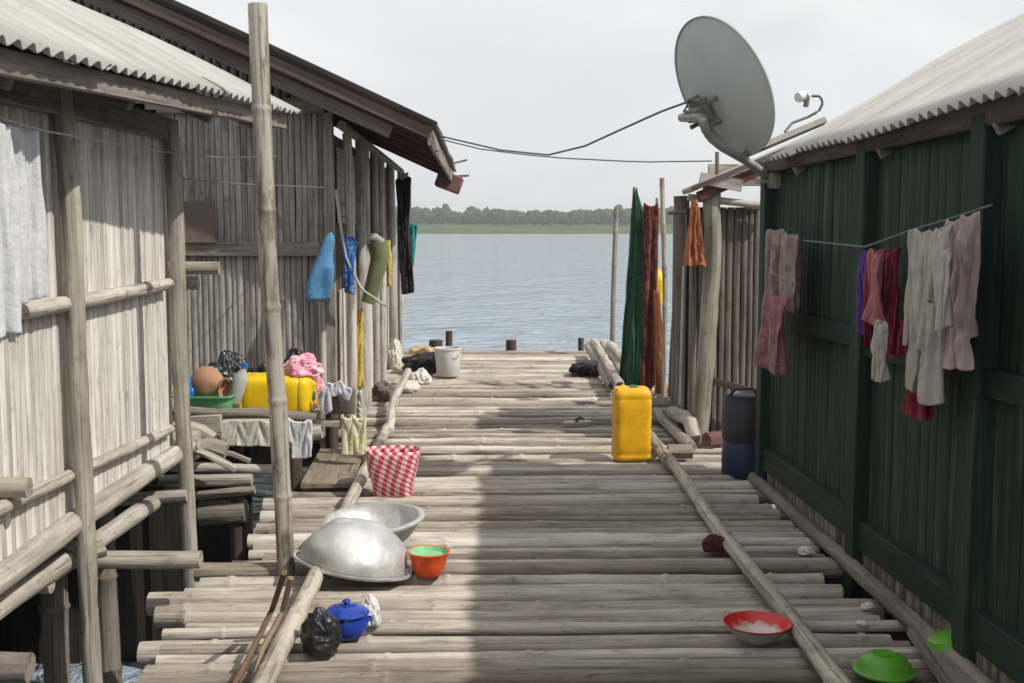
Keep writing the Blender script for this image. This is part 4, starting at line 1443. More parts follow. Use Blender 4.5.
def jerrycan(name, label, loc, w, d, h, mat, rot=0.0, lying=False, cap="dark_green_cap", group=None, wob=0.006, seed=1.0):
    t = thing(name, label, "jerrycan", loc, group)
    mtx = Matrix.Translation(loc) @ Matrix.Rotation(rot, 4, "Z")
    if lying:
        mtx = Matrix.Translation(loc) @ Matrix.Rotation(rot, 4, "Z") @ Matrix.Translation((-h / 2, 0, w / 2)) @ Matrix.Rotation(R(90), 4, "Y")
    hx, hy = w / 2, d / 2
    lv = [(0.0, hx * .8, hy * .8), (0.006, hx * .93, hy * .93), (0.02, hx, hy), (h * .07, hx, hy), (h * .09, hx * .965, hy * .965), (h * .11, hx, hy)]
    lv += [(h * k, hx * (1 - 0.012 * math.sin(PI * k)), hy * (1 - 0.012 * math.sin(PI * k))) for k in (.2, .3, .4, .5, .6, .7)]
    lv += [(h * .80, hx, hy), (h * .82, hx * .965, hy * .965), (h * .84, hx, hy), (h * .90, hx * .97, hy * .95), (h * .945, hx * .87, hy * .78), (h * .955, hx * .8, hy * .66), (h * .955, hx * .5, hy * .3)]
    MB().loft(lv, seg=48, n=6, wob=wob, seed=seed).transform(mtx).build("body", M[mat], t, angle=50)
    MB().tube([(-hx * .62, 0, h * .94), (-hx * .55, 0, h * .962), (-hx * .42, 0, h * .965), (-hx * .32, 0, h * .94)], 0.016, seg=12, step=0.02).transform(mtx).build("handle", M[mat], t)
    MB().lathe([(0, h * .95), (0.03, h * .95), (0.03, h * .972), (0.026, h * .978), (0, h * .978)], (hx * .1, 0, 0), seg=20).transform(mtx).build("cap", M[cap], t)
    return t


JG = "yellow jerrycans"
jerrycan("jerrycan", "yellow jerrycan standing upright alone on the deck by the edge pole", G(631, 459), 0.245, 0.20, 0.50, "yellow_plastic", R(3), group=JG)
pz = 0.385
jl = AY(276, 414, 7.0)
jerrycan("jerrycan", "bright yellow jerrycan lying on its side on the raised platform", (jl.x, 7.12, 0.365), 0.245, 0.30, 0.47, "yellow_bright", R(-4), lying=True, group=JG, seed=4)
mb = hang([(0.05, 352, 308), (0.95, 362, 308)], 386, ay(9.0), X_, -Y_, gather=0.8, nx=20, nz=30, seed=6.2, clear=0.03)
tag(mb.build("yellow_sheet", M["c_yellow"], origin=AY(357, 345, 9.05), solid=0.02), "upright yellow plastic sheet tucked behind the slat hut's posts", "sheet")
jg = AY(657, 287, 10.9)
mb = MB().loft([(-0.17, .03, .05), (-0.16, .06, .07), (0.04, .07, .08), (0.11, .055, .07), (0.15, .03, .03), (0.18, .025, .025)], jg, n=3)
tag(mb.build("plastic_jug", M["yellow_bright"], origin=jg), "yellow plastic jug hanging on the thin pole beside the red fabric", "jug")

# ================================================================== SATELLITE DISH
mp0 = AY(766, 171, 6.6)
sdish = thing("satellite_dish", "large grey satellite dish seen from behind, fixed to the green hut's roof corner", "satellite dish", mp0)
ctr = AY(723, 87, 6.45)
_vd = (ctr - CLOC).normalized()
_rt = _vd.cross(Vector((0, 0, 1))).normalized()
_up = _rt.cross(_vd)
nrm = (_rt * 0.745 + _up * 0.37 + _vd * 0.555).normalized()
q = nrm.to_track_quat("Z", "Y")
MT = Matrix.Translation(ctr) @ q.to_matrix().to_4x4()
RD = 0.395
prof = [(0, -0.075)] + [(RD * k, -0.075 + 0.075 * k * k) for k in (0.12, 0.25, 0.4, 0.55, 0.7, 0.82, 0.92, 1.0)] + [(RD + 0.012, 0.004), (RD + 0.012, -0.008)]
mb = MB().lathe(prof, seg=72).transform(MT)
refl = mb.build("reflector", M["dish_grey"], sdish, solid=0.004, angle=60)
# hub bracket on the back
def loc(px, py, back=0.0):
    d_ = ray(px, py)
    t_ = (ctr - CLOC).dot(nrm) / d_.dot(nrm)
    return CLOC + d_ * t_ - nrm * (0.085 + back)
hub = loc(716, 104)
MB().box(hub - nrm * 0.02, (0.15, 0.15, 0.03), rot=q.to_matrix()).build("mount_plate", M["bracket"], sdish)
br = MB()
br.box(hub - nrm * 0.06, (0.09, 0.07, 0.09), rot=q.to_matrix())
brk = br.build("mount_bracket", M["bracket"], sdish)
for k, (a, b2) in enumerate(((707, 92), (727, 92), (709, 118), (729, 116))):
    p = loc(a, b2)
    MB().tube([p + nrm * 0.03, p - nrm * 0.05], 0.014, seg=8, step=0.05).build("bolt", M["bracket"], brk)
MB().tube([loc(706, 103, .06), loc(726, 108, .06)], 0.02, seg=8, step=0.05).build("clamp", M["steel"], brk)
elbow = AY(711, 138, 6.40)
MB().tube([loc(704, 106, .08), AY(702, 118, 6.35), AY(706, 131, 6.37), elbow, AY(722, 147, 6.42), AY(745, 160, 6.5), mp0 + Vector((0.0, 0.0, -0.02))], 0.025, seg=14, step=0.03).build("support_pipe", M["steel"], sdish)
MB().tube([loc(716, 112, .02), loc(735, 142, -0.03)], 0.012, seg=8, step=0.05).build("brace", M["steel"], sdish)
MB().beam(mp0 + Vector((-0.05, 0, -0.06)), mp0 + Vector((0.10, 0.02, -0.06)), 0.1, 0.02).build("foot_plate", M["steel"], sdish)
bot = ctr + (q @ Vector((0, -1, 0))) * 0
dn = (Vector((0, 0, -1)) - nrm * Vector((0, 0, -1)).dot(nrm)).normalized()
low = ctr + dn * RD
tip = AY(824, 121, low.y + 0.30)
MB().beam(low - nrm * 0.02, tip, 0.05, 0.035, up=Vector((0.2, 0.5, 0.8))).build("feed_arm", M["bracket"], sdish)
lnb = AY(803, 98, tip.y - 0.02)
lw = MB().tube([lnb + Vector((-0.035, -0.02, 0.0)), lnb + Vector((0.0, 0, 0.012))], 0.030, seg=14, step=0.02).build("feed_horn", M["white_plastic"], sdish)
MB().tube([lnb + Vector((0.0, 0, 0.012)), lnb + Vector((0.03, 0.01, 0.02)), lnb + Vector((0.02, 0.01, -0.05))], 0.016, seg=10, step=0.02).build("low_noise_block", M["bracket"], lw)
MB().tube([AY(812, 96, tip.y), AY(820, 96, tip.y), AY(823, 103, tip.y), AY(819, 111, tip.y), AY(808, 117, tip.y), AY(792, 123, tip.y - .02), AY(785, 132, tip.y - .05)], 0.008, seg=8, step=0.02).build("feed_cable", M["wire"], sdish)


def sag(a, b2, drop, n=14):
    a, b2 = Vector(a), Vector(b2)
    return [a.lerp(b2, i / n) + Vector((0, 0, -4 * drop * (i / n) * (1 - i / n))) for i in range(n + 1)]


mb = MB().tube([loc(706, 100, .08), AY(690, 101, 6.3), AY(660, 112, 6.6), AY(620, 130, 7.0), AY(585, 146, 7.4), AY(548, 155, 7.8), AY(500, 150, 8.1), AY(440, 136, 8.5)], 0.0065, seg=6, step=0.15)
tag(mb.build("aerial_cable", M["wire"], origin=(0, 7.5, 2)), "dark cable drooping from the satellite dish to the brown roof", "cable", "cables across the walkway")
mb = MB().tube([AY(440, 139, 8.6), AY(480, 149, 8.6), AY(520, 154, 8.6), AY(560, 158, 8.6), AY(640, 162, 8.5), AY(712, 161, 8.4)], 0.0055, seg=6, step=0.15)
tag(mb.build("aerial_cable", M["wire"], origin=(0, 8.5, 2)), "thin cable from brown roof to the patched hut roof, below the dish cable", "cable", "cables across the walkway")

LG = "washing lines on the left huts"
mb = MB().tube([AX(0, 118, -1.45), AX(45, 131, -1.45), AY(165, 152, 5.5), AY(225, 158, 5.4), AY(275, 156, pb.y + 0.02)], 0.0035, seg=6, step=0.1)
tag(mb.build("washing_line", M["pale_wire"], origin=(-1.4, 4.5, 2)), "pale washing line from white cloth to the tall bamboo pole", "washing line", LG)
mb = MB().tube([AY(176, 178, 5.9), AY(240, 184, 7.0), AY(330, 188, 8.4)], 0.005, seg=6, step=0.1)
tag(mb.build("washing_line", M["wire"], origin=(-1.4, 7, 2)), "dark line running to the slat hut's corner post", "washing line", LG)
mb = MB().tube([(-0.97, 8.8, 1.52), (-0.9, 9.5, 1.47), (-0.86, 11.0, 1.55), (-0.8, 12.5, 1.5)], 0.004, seg=6, step=0.1)
tag(mb.build("washing_line", M["wire"], origin=(-0.86, 10, 1.5)), "washing line under the brown eave holding olive and black things", "washing line", LG)
mb = MB().tube([AY(336, 190, 8.42), AY(340, 222, 8.4), AY(346, 258, 8.4), AY(362, 290, 8.42), AY(386, 306, 8.5)], 0.010, seg=8, step=0.05, wob=0.2)
tag(mb.build("white_rope", M["pale_wire"], origin=AY(340, 222, 8.4)), "white rope slung from the corner post past the blue cloths", "rope")

# ================================================================== CLOTHES, LEFT
LX = -1.47
mb = hang([(0.0, -60, 112), (0.3, -25, 116), (0.6, 4, 120), (1.0, 33, 126)], 300, ax(LX), Y_, X_, gather=0.72, nx=44, nz=44, seed=1.3, clear=0.04, flare=0.12)
t = mb.build("white_cloth", M["c_white"], origin=AX(0, 125, LX), solid=0.006, sub=1)
tag(t, "long white sheet hung over a line on the near left hut", "cloth")
mb = hang([(0.0, -60, 113), (0.4, -25, 117), (0.75, -2, 121), (1.0, 15, 124)], 332, ax(LX + 0.05), Y_, X_, gather=0.7, nx=40, nz=48, seed=5.3, clear=0.03, flare=0.1)
mb.build("front_fold", M["c_white"], t, solid=0.006, sub=1)

HGp = "things hung on the front of the far left hut"
mb = MB().loft([(-0.24, .05, .04), (-0.23, .085, .06), (-0.12, .09, .06), (0.0, .075, .05, .012, 0), (0.12, .05, .04, .035, 0), (0.2, .03, .025, .06, 0), (0.26, .012, .012, .085, 0)], AY(321, 268, 8.35), n=2.5, wob=0.06, seed=3, seg=60)
tag(mb.build("blue_bag", M["c_blue"], origin=AY(321, 268, 8.35), sub=1), "pale blue cloth bag hanging at the slat hut's corner", "bag", HGp)
mb = hang([(0.3, 346, 234), (0.7, 352, 236)], 292, ay(8.42), X_, -Y_, gather=0.5, nx=22, nz=26, seed=2.7, clear=0.06, flare=1.2)
tag(mb.build("blue_cloth", M["c_royal"], origin=AY(352, 240, 8.42), solid=0.014), "royal blue rag tied beside the white rope", "cloth", HGp)
bt = thing("rubber_boot", "olive rubber tube with a cream rim hanging under the brown eave", "boot", AY(374, 270, 8.9), HGp)
MB().tube([AY(377, 242, 8.9), AY(380, 258, 8.9), AY(374, 282, 8.9), AY(368, 303, 8.9)], 0.075, seg=18, step=0.04, wob=0.1, r1=0.055).build("tube_body", M["c_olive"], bt)
MB().tube([AY(367, 238, 8.86), AY(374, 237, 8.86), AY(383, 243, 8.86)], 0.032, seg=12, step=0.03, wob=0.1).build("rim", M["c_cream"], bt)
mb = cloth([(240, 386, 390), (262, 387, 392), (285, 388, 391)], ay(9.6), -Y_, 1.5, 0.015, 4.7)
tag(mb.build("yellow_strip", M["c_yellow"], origin=AY(388, 260, 9.6), solid=0.012), "narrow yellow strip of cloth beside olive tube", "cloth", HGp)
mb = hang([(0.15, 399, 178), (0.85, 408, 176)], 290, ay(11.2), X_, -Y_, gather=0.35, nx=26, nz=40, seed=3.1, clear=0.1, mask=lambda u, v: v < 0.8 or 0.3 < u < 0.8)
tag(mb.build("black_cloth", M["c_black"], origin=AY(402, 240, 11.2), solid=0.014), "black garment hanging at the far end of slat hut", "garment", HGp)
mb = hang([(0.3, 405, 222), (0.7, 412, 223)], 264, ay(11.6), X_, -Y_, gather=0.6, nx=20, nz=20, seed=6.1, clear=0.1, flare=0.6)
tag(mb.build("teal_cloth", M["c_teal"], origin=AY(408, 240, 11.6), solid=0.014), "teal rag hanging beside black garment", "cloth", HGp)
mb = cloth([(172, 403, 408), (195, 402, 411), (222, 403, 409)], ay(11.9), -Y_, 2, 0.02, 8.1)
tag(mb.build("pale_cloth", M["c_white"], origin=AY(406, 195, 11.9), solid=0.014), "off white rag above the teal rag", "cloth", HGp)

# ================================================================== CLOTHES on the green hut
CG = "washing hung on the green hut"
CX = 1.57
mb = MB().tube([AX(800, 240, CX), AX(865, 247, CX), AX(915, 229, CX), AX(950, 219, CX), AX(992, 205, CX)], 0.004, seg=6, step=0.1)
tag(mb.build("washing_line", M["wire"], origin=AX(865, 247, CX)), "washing line along the green hut carrying clothes", "washing line", CG)
def wall_wash(pins, bottom, off, **kw):
    kw.setdefault("crumple", 0.009)
    kw["gather"] = min(0.8, kw.get("gather", 0.6) + 0.14)
    return hang(pins, bottom, ax(CX - off), -Y_, -X_, **kw)


mb = wall_wash([(0.1, 771, 228), (0.5, 781, 228), (0.9, 796, 234)], 350, 0.02, gather=0.55, flare=0.25, nx=30, nz=44, seed=1.7, clear=0.04, mask=lambda u, v: v < 0.62 or 0.05 < u < 0.6)
t = mb.build("floral_wrap", M["c_floral"], origin=AX(785, 240, CX), solid=0.006, sub=1)
tag(t, "faded floral wrap hanging at the far corner post of green hut", "wrap", CG)
mb = wall_wash([(0.1, 768, 290), (0.9, 784, 294)], 374, 0.10, gather=0.5, nx=20, nz=20, seed=3.9, clear=0.03)
mb.build("rose_hem", M["c_rose"], t, solid=0.006, sub=1)
mb = wall_wash([(0.1, 864, 248), (0.9, 875, 249)], 332, 0.02, gather=0.42, nx=22, nz=30, seed=2.1, clear=0.04)
tag(mb.build("purple_cloth", M["c_purple"], origin=AX(866, 260, CX), solid=0.006, sub=1), "purple garment hanging beside pink and red shirt", "garment", CG)
mb = wall_wash([(0.05, 872, 247), (0.5, 886, 247), (0.95, 898, 246)], 352, 0.05, gather=0.55, flare=0.3, nx=32, nz=40, seed=4.4, clear=0.04, mask=lambda u, v: v < 0.55 or u > 0.35 or u < 0.2)
t = mb.build("red_shirt", M["c_red"], origin=AX(885, 260, CX), solid=0.006, sub=1)
tag(t, "dark red shirt with a pink side hanging on the line", "shirt", CG)
wall_wash([(0.1, 871, 247), (0.9, 881, 248)], 322, 0.11, gather=0.42, nx=20, nz=30, seed=1.1, clear=0.03).build("pink_side", M["c_pink"], t, solid=0.006, sub=1)
mb = wall_wash([(0.2, 879, 318), (0.8, 886, 320)], 380, 0.15, gather=0.38, nx=20, nz=24, seed=7.4, clear=0.03, flare=0.3)
tag(mb.build("white_rag", M["c_cream"], origin=AX(878, 350, CX), solid=0.006, sub=1), "soiled white rag hanging below the red shirt", "rag", CG)
mb = wall_wash([(0.1, 903, 318), (0.9, 932, 326)], 420, 0.03, gather=0.5, nx=28, nz=30, seed=5.6, clear=0.04, mask=lambda u, v: v < 0.4 or u > 0.45 - 0.2 * v)
tag(mb.build("red_trousers", M["c_red"], origin=AX(920, 350, CX), solid=0.006, sub=1), "dark red cloth hanging lowest, under the cream shirt", "garment", CG)
mb = wall_wash([(0.12, 915, 227), (0.5, 929, 229), (0.88, 943, 224)], 402, 0.07, gather=0.5, nx=40, nz=52, seed=2.9, clear=0.04, flare=0.5, mask=lambda u, v: v < 0.7 or (0.12 < u < 0.46 and v < 0.95) or 0.56 < u < 0.9)
t = mb.build("cream_shirt", M["c_cream"], origin=AX(930, 240, CX), solid=0.006, sub=1)
tag(t, "crumpled cream shirt hanging over the dark red cloth", "shirt", CG)
wall_wash([(0.15, 936, 226), (0.85, 951, 222)], 325, 0.14, gather=0.45, nx=24, nz=34, seed=3.7, clear=0.03, mask=lambda u, v: v < 0.75 or u > 0.4).build("sleeve", M["c_cream"], t, solid=0.006, sub=1)
mb = wall_wash([(0.05, 947, 217), (0.5, 962, 214), (0.95, 978, 209)], 366, 0.04, gather=0.6, flare=0.1, nx=36, nz=46, seed=6.6, clear=0.04, mask=lambda u, v: v < 0.8 or 0.15 < u < 0.85)
tag(mb.build("beige_shirt", M["c_pinkbeige"], origin=AX(960, 230, CX), solid=0.006, sub=1), "pinkish beige shirt hanging next to the green corner post", "shirt", CG)

# orange cloth on the slat hut
mb = cloth([(199, 691, 697), (215, 689, 699), (240, 686, 702), (266, 682, 706)], ay(7.93), -Y_, 2.6, 0.035, 1.9, crease=0.02, edge=0.7)
tag(mb.build("orange_cloth", M["c_orange"], origin=AY(693, 200, 7.93), solid=0.006, sub=1), "orange cloth hanging from the slat hut's top rail", "cloth")
mb = MB().tube([AY(684, 262, 8.2), AY(682, 330, 8.2), AY(680, 405, 8.2)], 0.012, seg=8, step=0.1, tint=0.95)
tag(mb.build("white_stick", M["pale_log"], origin=AY(682, 405, 8.2)), "thin white stick propped below the orange cloth", "stick")

# ================================================================== THINGS ON THE PLATFORM
PZ = 0.37


def at_p(px, y, z=PZ):
    p = AY(px, 400, y)
    return Vector((p.x, y, z))


gb = at_p(206, 6.9, 0.42)
t = thing("green_basket", "green rectangular plastic basket on the raised platform", "basket", gb)
MB().loft([(0.0, .15, .10), (0.008, .155, .105), (0.05, .165, .115), (0.088, .17, .12), (0.09, .185, .135), (0.10, .185, .135), (0.10, .172, .122), (0.03, .16, .11)], gb, n=5, cap=False).build("tub", M["green_plastic"], t)
MB().box(gb + Vector((0, 0, 0.02)), (0.28, 0.18, 0.012)).build("bottom", M["green_plastic"], t)
p = at_p(190, 6.92, PZ + 0.12)
tag(MB().lump(p, (0.055, 0.07, 0.085), 2, 0.3).build("blue_bundle", M["blue_plastic"], origin=p, sub=1), "blue plastic bundle in the green basket", "bundle")
p = at_p(208, 6.96, PZ + 0.10)
t = thing("clay_pot", "round brown pot tipped over in the green basket", "pot", p)
mt = Matrix.Translation(p + Vector((0, 0, 0.1))) @ Matrix.Rotation(R(100), 4, "Y") @ Matrix.Rotation(R(20), 4, "X")
MB().lathe([(0, -0.10), (0.06, -0.09), (0.1, -0.05), (0.11, 0.0), (0.09, 0.05), (0.055, 0.085), (0.05, 0.1), (0.065, 0.12), (0.055, 0.12), (0.04, 0.09), (0, 0.02)], seg=28, wob=0.06).transform(mt).build("pot_body", M["clay"], t)
p = at_p(230, 6.93, PZ + 0.09)
t = thing("plastic_bottle", "clear plastic bottle leaning at the green basket's end", "bottle", p)
mt = Matrix.Translation(p + Vector((0.02, 0, 0))) @ Matrix.Rotation(R(18), 4, "Y")
MB().lathe([(0, 0), (0.04, 0), (0.045, 0.01), (0.045, 0.14), (0.04, 0.17), (0.018, 0.21), (0.016, 0.23), (0, 0.23)], seg=20).transform(mt).build("bottle_body", M["clear_plastic"], t)
MB().lathe([(0, 0.225), (0.02, 0.225), (0.02, 0.25), (0, 0.25)], seg=16).transform(mt).build("cap", M["blue_plastic"], t)
BB = "black bags piled against the slat hut"
for i, (px, y, s, lab) in enumerate(((231, 7.5, (0.14, 0.12, 0.19), "shiny black bag behind the clear bottle"), (262, 7.6, (0.15, 0.12, 0.15), "black bag behind the lying yellow jerrycan"), (296, 7.6, (0.15, 0.12, 0.20), "black bag behind the pink cloth"))):
    p = at_p(px, y)
    tag(MB().lump(p, s, 31 + i, 0.4).build("black_bag", M["black_plastic"], origin=p, sub=1), lab, "bag", BB)
p = AY(303, 383, 7.12)
p = Vector((p.x, 7.14, 0.60))
tag(MB().lump(p, (0.11, 0.12, 0.075), 41, 0.4, 2.6).build("pink_cloth", M["c_hotpink"], origin=p, sub=1), "crumpled pink and white cloth on the lying jerrycan", "cloth")
p = at_p(340, 7.1)
tag(MB().loft([(0, .085, .07), (0.01, .095, .08), (0.1, .10, .085), (0.14, .095, .08), (0.15, .07, .06)], p, n=4, wob=0.02).build("brown_box", M["c_brown"], origin=p), "dark brown boxy sack under the lilac cloth", "sack")
p = at_p(331, 7.08, PZ + 0.10)
mb = hang([(0.0, 318, 392), (0.35, 328, 382), (0.7, 340, 380), (1.0, 352, 388)], 404, ay(6.98), X_, -Y_, gather=0.6, nx=34, nz=24, seed=3.3, clear=0.03, mask=lambda u, v: v < 0.55 or u < 0.45)
tag(mb.build("lilac_cloth", M["c_lilac"], origin=p, solid=0.02, sub=1), "crumpled lilac white cloth draped over the brown sack", "cloth")
p = at_p(355, 7.25, 0.16)
mb = hang([(0.05, 347, 388), (0.95, 361, 390)], 417, ay(7.3), X_, -Y_, gather=0.5, nx=24, nz=20, seed=5.3, clear=0.03)
tag(mb.build("grey_rag", M["c_dirtywhite"], origin=p, solid=0.02), "grey white rag hanging beside the brown sack", "rag")
mb = hang([(0.05, 343, 416), (0.5, 353, 415), (0.95, 365, 416)], 453, ay(7.0), X_, -Y_, gather=0.75, nx=26, nz=22, seed=7.7, clear=0.05)
tag(mb.build("yellow_cloth", M["c_yellowwhite"], origin=AY(355, 435, 7.0), solid=0.03, sub=1), "yellow and white cloth draped over the platform edge", "cloth")
mb = hang([(0.0, 214, 419), (0.25, 236, 419), (0.5, 258, 419), (0.75, 280, 420), (1.0, 302, 421)], 445, ay(6.55), X_, -Y_, gather=0.93, nx=50, nz=14, seed=4.1, clear=0.03)
t = mb.build("white_sack", M["c_dirtywhite"], origin=AY(260, 430, 6.55), solid=0.01, sub=1)
tag(t, "empty white sack hung along the front of the raised platform", "sack")
mb = hang([(0.1, 288, 417), (0.9, 309, 419)], 456, ay(6.50), X_, -Y_, gather=0.7, nx=22, nz=24, seed=9.1, clear=0.03, mask=lambda u, v: v < 0.6 or u > 0.3)
tag(mb.build("white_bag", M["c_white"], origin=AY(300, 440, 6.52), solid=0.02, sub=1), "white plastic bag hanging right of the bamboo pole, below jerrycan", "bag")
mb = MB().beam(AY(188, 427, 6.5), AY(222, 425, 6.5), 0.05, 0.12, tint=0.6)
tag(mb.build("bark_slab", M["mossy"], origin=AY(205, 427, 6.5)), "rough bark slab beside the hanging white sack", "slab")

for i, (a, b2, yy, r, mt2, lab) in enumerate((((186, 430), (212, 441), 6.35, 0.05, "mossy", "gnarled broken log end beside the near hut's corner post"),
                                        ((178, 445), (236, 470), 6.2, 0.02, "pale_log", "thin broken pole sloping down under the white sack"),
                                        ((212, 452), (250, 462), 6.45, 0.016, "pale_log", "splintered stick below the white sack"))):
    mb = MB().tube([AY(a[0], a[1], yy), AY((a[0] + b2[0]) / 2, (a[1] + b2[1]) / 2 - 3, yy), AY(b2[0], b2[1], yy)], r, wob=0.5, seg=10, step=0.04)
    tag(mb.build("broken_pole", M[mt2], origin=AY(a[0], a[1], yy)), lab, "pole", "broken poles by the raised platform")
for i, (px, y, s3, mt2, nm, lab, cat) in enumerate(((250, 7.45, (0.07, 0.06, 0.10), "navy_plastic", "dark_bottle_bag", "small dark blue bundle between black bags", "bundle"),
                                                (286, 7.4, (0.07, 0.07, 0.17), "c_maroon", "maroon_bundle", "dark maroon bundle behind the bamboo pole and jerrycan", "bundle"),
                                                (318, 7.3, (0.05, 0.05, 0.12), "c_hotpink", "pink_rag", "small pink rag right of the lying jerrycan", "rag"))):
    p = at_p(px, y)
    tag(MB().lump(p, s3, 70 + i, 0.35).build(nm, M[mt2], origin=p, sub=1), lab, cat)

# flat brown board on deck
a, b2, c2, d2 = G(302, 487, 0.03), G(346, 489, 0.03), G(367, 453, 0.03), G(322, 452, 0.03)
cen = (a + b2 + c2 + d2) / 4
mb = MB()
rotb = Euler((0, 0, R(2))).to_matrix()
for i in range(1):
    mb.box(cen + Vector((0, 0, 0.012)), (0.30, 1.05, 0.035), rot=rotb, tint=0.5, bev=0.006)
tag(mb.build("brown_board", M["board_brown"], origin=cen), "flat brown board lying between the platform and the edge pole", "board")

# ================================================================== THINGS ON THE DECK
def basin_prof(rb, rt, h, lip=0.02, ex=1.9):
    pr = [(0, -0.012), (rb * 0.5, -0.009), (rb * 0.8, -0.003), (rb, 0.006)]
    for k in (0.12, 0.25, 0.4, 0.55, 0.7, 0.85, 0.95, 1.0):
        pr.append((rb + (rt - rb) * (1 - (1 - k) ** ex), 0.006 + (h - 0.006) * k))
    pr += [(rt + lip * 0.5, h + 0.002), (rt + lip, h - 0.003), (rt + lip, h - 0.010), (rt + lip * 0.6, h - 0.009)]
    return pr


p = G(352, 588, 0)
mt = Matrix.Translation((p.x + 0.01, p.y + 0.23, 0.215)) @ Matrix.Rotation(R(9), 4, "Y") @ Matrix.Rotation(R(-3), 4, "X") @ Matrix.Rotation(PI, 4, "X")
t = thing("aluminium_basin", "large dented aluminium basin turned upside down against the edge pole", "basin", (p.x + 0.01, p.y + 0.23, 0), "aluminium basins")
MB().lathe(basin_prof(0.125, 0.235, 0.18, 0.024, ex=2.6), seg=72, wob=0.10, seed=3).transform(mt).build("bowl", M["aluminium"], t, solid=0.004, angle=60)
p = G(374, 549, 0)
mt = Matrix.Translation((p.x, p.y + 0.06, 0.02)) @ Matrix.Rotation(R(-3), 4, "Y") @ Matrix.Rotation(R(3), 4, "X")
t = thing("aluminium_basin", "shallow aluminium basin standing upright behind the upturned one", "basin", (p.x, p.y + 0.06, 0), "aluminium basins")
MB().lathe(basin_prof(0.14, 0.22, 0.12, 0.024), seg=64, wob=0.025, seed=8).transform(mt).build("bowl", M["aluminium"], t, solid=0.004, angle=60)
MB().lathe([(0.12, -0.004), (0.13, -0.006), (0.14, 0.002)], seg=48).transform(mt).build("foot_ring", M["aluminium"], t, solid=0.004)

p = G(429, 574, 0)
t = thing("orange_bowl", "small orange bowl with pale green inside, right of the basins", "bowl", p)
MB().lathe([(0, 0), (0.055, 0), (0.062, 0.006), (0.078, 0.06), (0.086, 0.095), (0.092, 0.10), (0.09, 0.106), (0.084, 0.104)], p, seg=40).build("bowl", M["orange_plastic"], t)
MB().lathe([(0.084, 0.104), (0.079, 0.09), (0.076, 0.082), (0.05, 0.079), (0, 0.078)], p, seg=40).build("green_lining", M["pale_green"], t)

p = G(757, 640, 0)
t = thing("red_bowl", "wide shallow red enamel bowl with worn pale bottom, on the shaded deck", "bowl", p)
MB().lathe([(0, 0.0), (0.055, 0.0), (0.06, 0.004), (0.09, 0.03), (0.112, 0.058)], p, seg=48).build("outer_side", M["grey_enamel"], t)
MB().lathe([(0.112, 0.058), (0.124, 0.066), (0.125, 0.069), (0.121, 0.069), (0.108, 0.058), (0.085, 0.03), (0.058, 0.012), (0, 0.010)], p, seg=48).build("inner_side", M["bowl_red"], t)

p = G(884, 672, 0)
t = thing("green_bowl", "lime green plastic bowl turned upside down beside the edge pole", "bowl", p, "lime green bowls")
MB().lathe([(0, 0.066), (0.035, 0.066), (0.05, 0.062), (0.07, 0.051), (0.085, 0.034), (0.094, 0.014), (0.104, 0.009), (0.104, 0.003), (0.095, 0.002)], p, seg=40).build("bowl", M["lime_plastic"], t)
MB().lathe([(0.036, 0.065), (0.037, 0.068), (0.034, 0.068), (0.032, 0.065)], p, seg=32).build("foot_ring", M["lime_plastic"], t)
p = G(948, 650, 0.03)
mt = Matrix.Translation(p) @ Matrix.Rotation(R(-18), 4, "Y")
t = thing("green_bowl", "lime green bowl lying at the foot of the green hut wall", "bowl", p, "lime green bowls")
MB().lathe([(0, 0.055), (0.045, 0.054), (0.055, 0.05), (0.075, 0.012), (0.082, 0.006), (0.08, 0.0)], seg=40).transform(mt).build("bowl", M["lime_plastic"], t)

p = G(347, 636, 0)
t = thing("blue_pot", "small blue enamel pot with matching lid, below the upturned basin", "pot", p)
MB().lathe([(0, 0), (0.055, 0), (0.068, 0.008), (0.079, 0.035), (0.08, 0.06), (0.074, 0.083), (0.078, 0.088)], p, seg=44, wob=0.02).build("pot_body", M["blue_enamel"], t)
ld = MB().lathe([(0.082, 0.086), (0.084, 0.092), (0.07, 0.106), (0.04, 0.116), (0, 0.119)], p, seg=44).build("lid", M["blue_enamel"], t)
MB().lathe([(0, 0.117), (0.012, 0.118), (0.01, 0.126), (0.016, 0.132), (0.012, 0.139), (0, 0.141)], p, seg=20).build("knob", M["blue_enamel"], ld)
for s in (-1, 1):
    MB().tube([p + Vector((s * 0.075, -0.02, 0.065)), p + Vector((s * 0.095, -0.01, 0.067)), p + Vector((s * 0.095, 0.01, 0.067)), p + Vector((s * 0.075, 0.02, 0.065))], 0.005, seg=8, step=0.01).build("handle", M["blue_enamel"], t)
p = G(318, 655, 0)
tag(MB().lump(p + Vector((0.01, 0.03, 0)), (0.066, 0.065, 0.095), 51, 0.28).build("black_plastic_bag", M["black_plastic"], origin=p, sub=1), "small black plastic bag slumped beside the blue pot", "bag")
p = G(371, 624, 0)
tag(MB().lump(p, (0.035, 0.04, 0.06), 55, 0.4).build("white_scrap", M["white_plastic"], origin=p, sub=1), "crumpled white plastic behind the blue pot", "scrap")

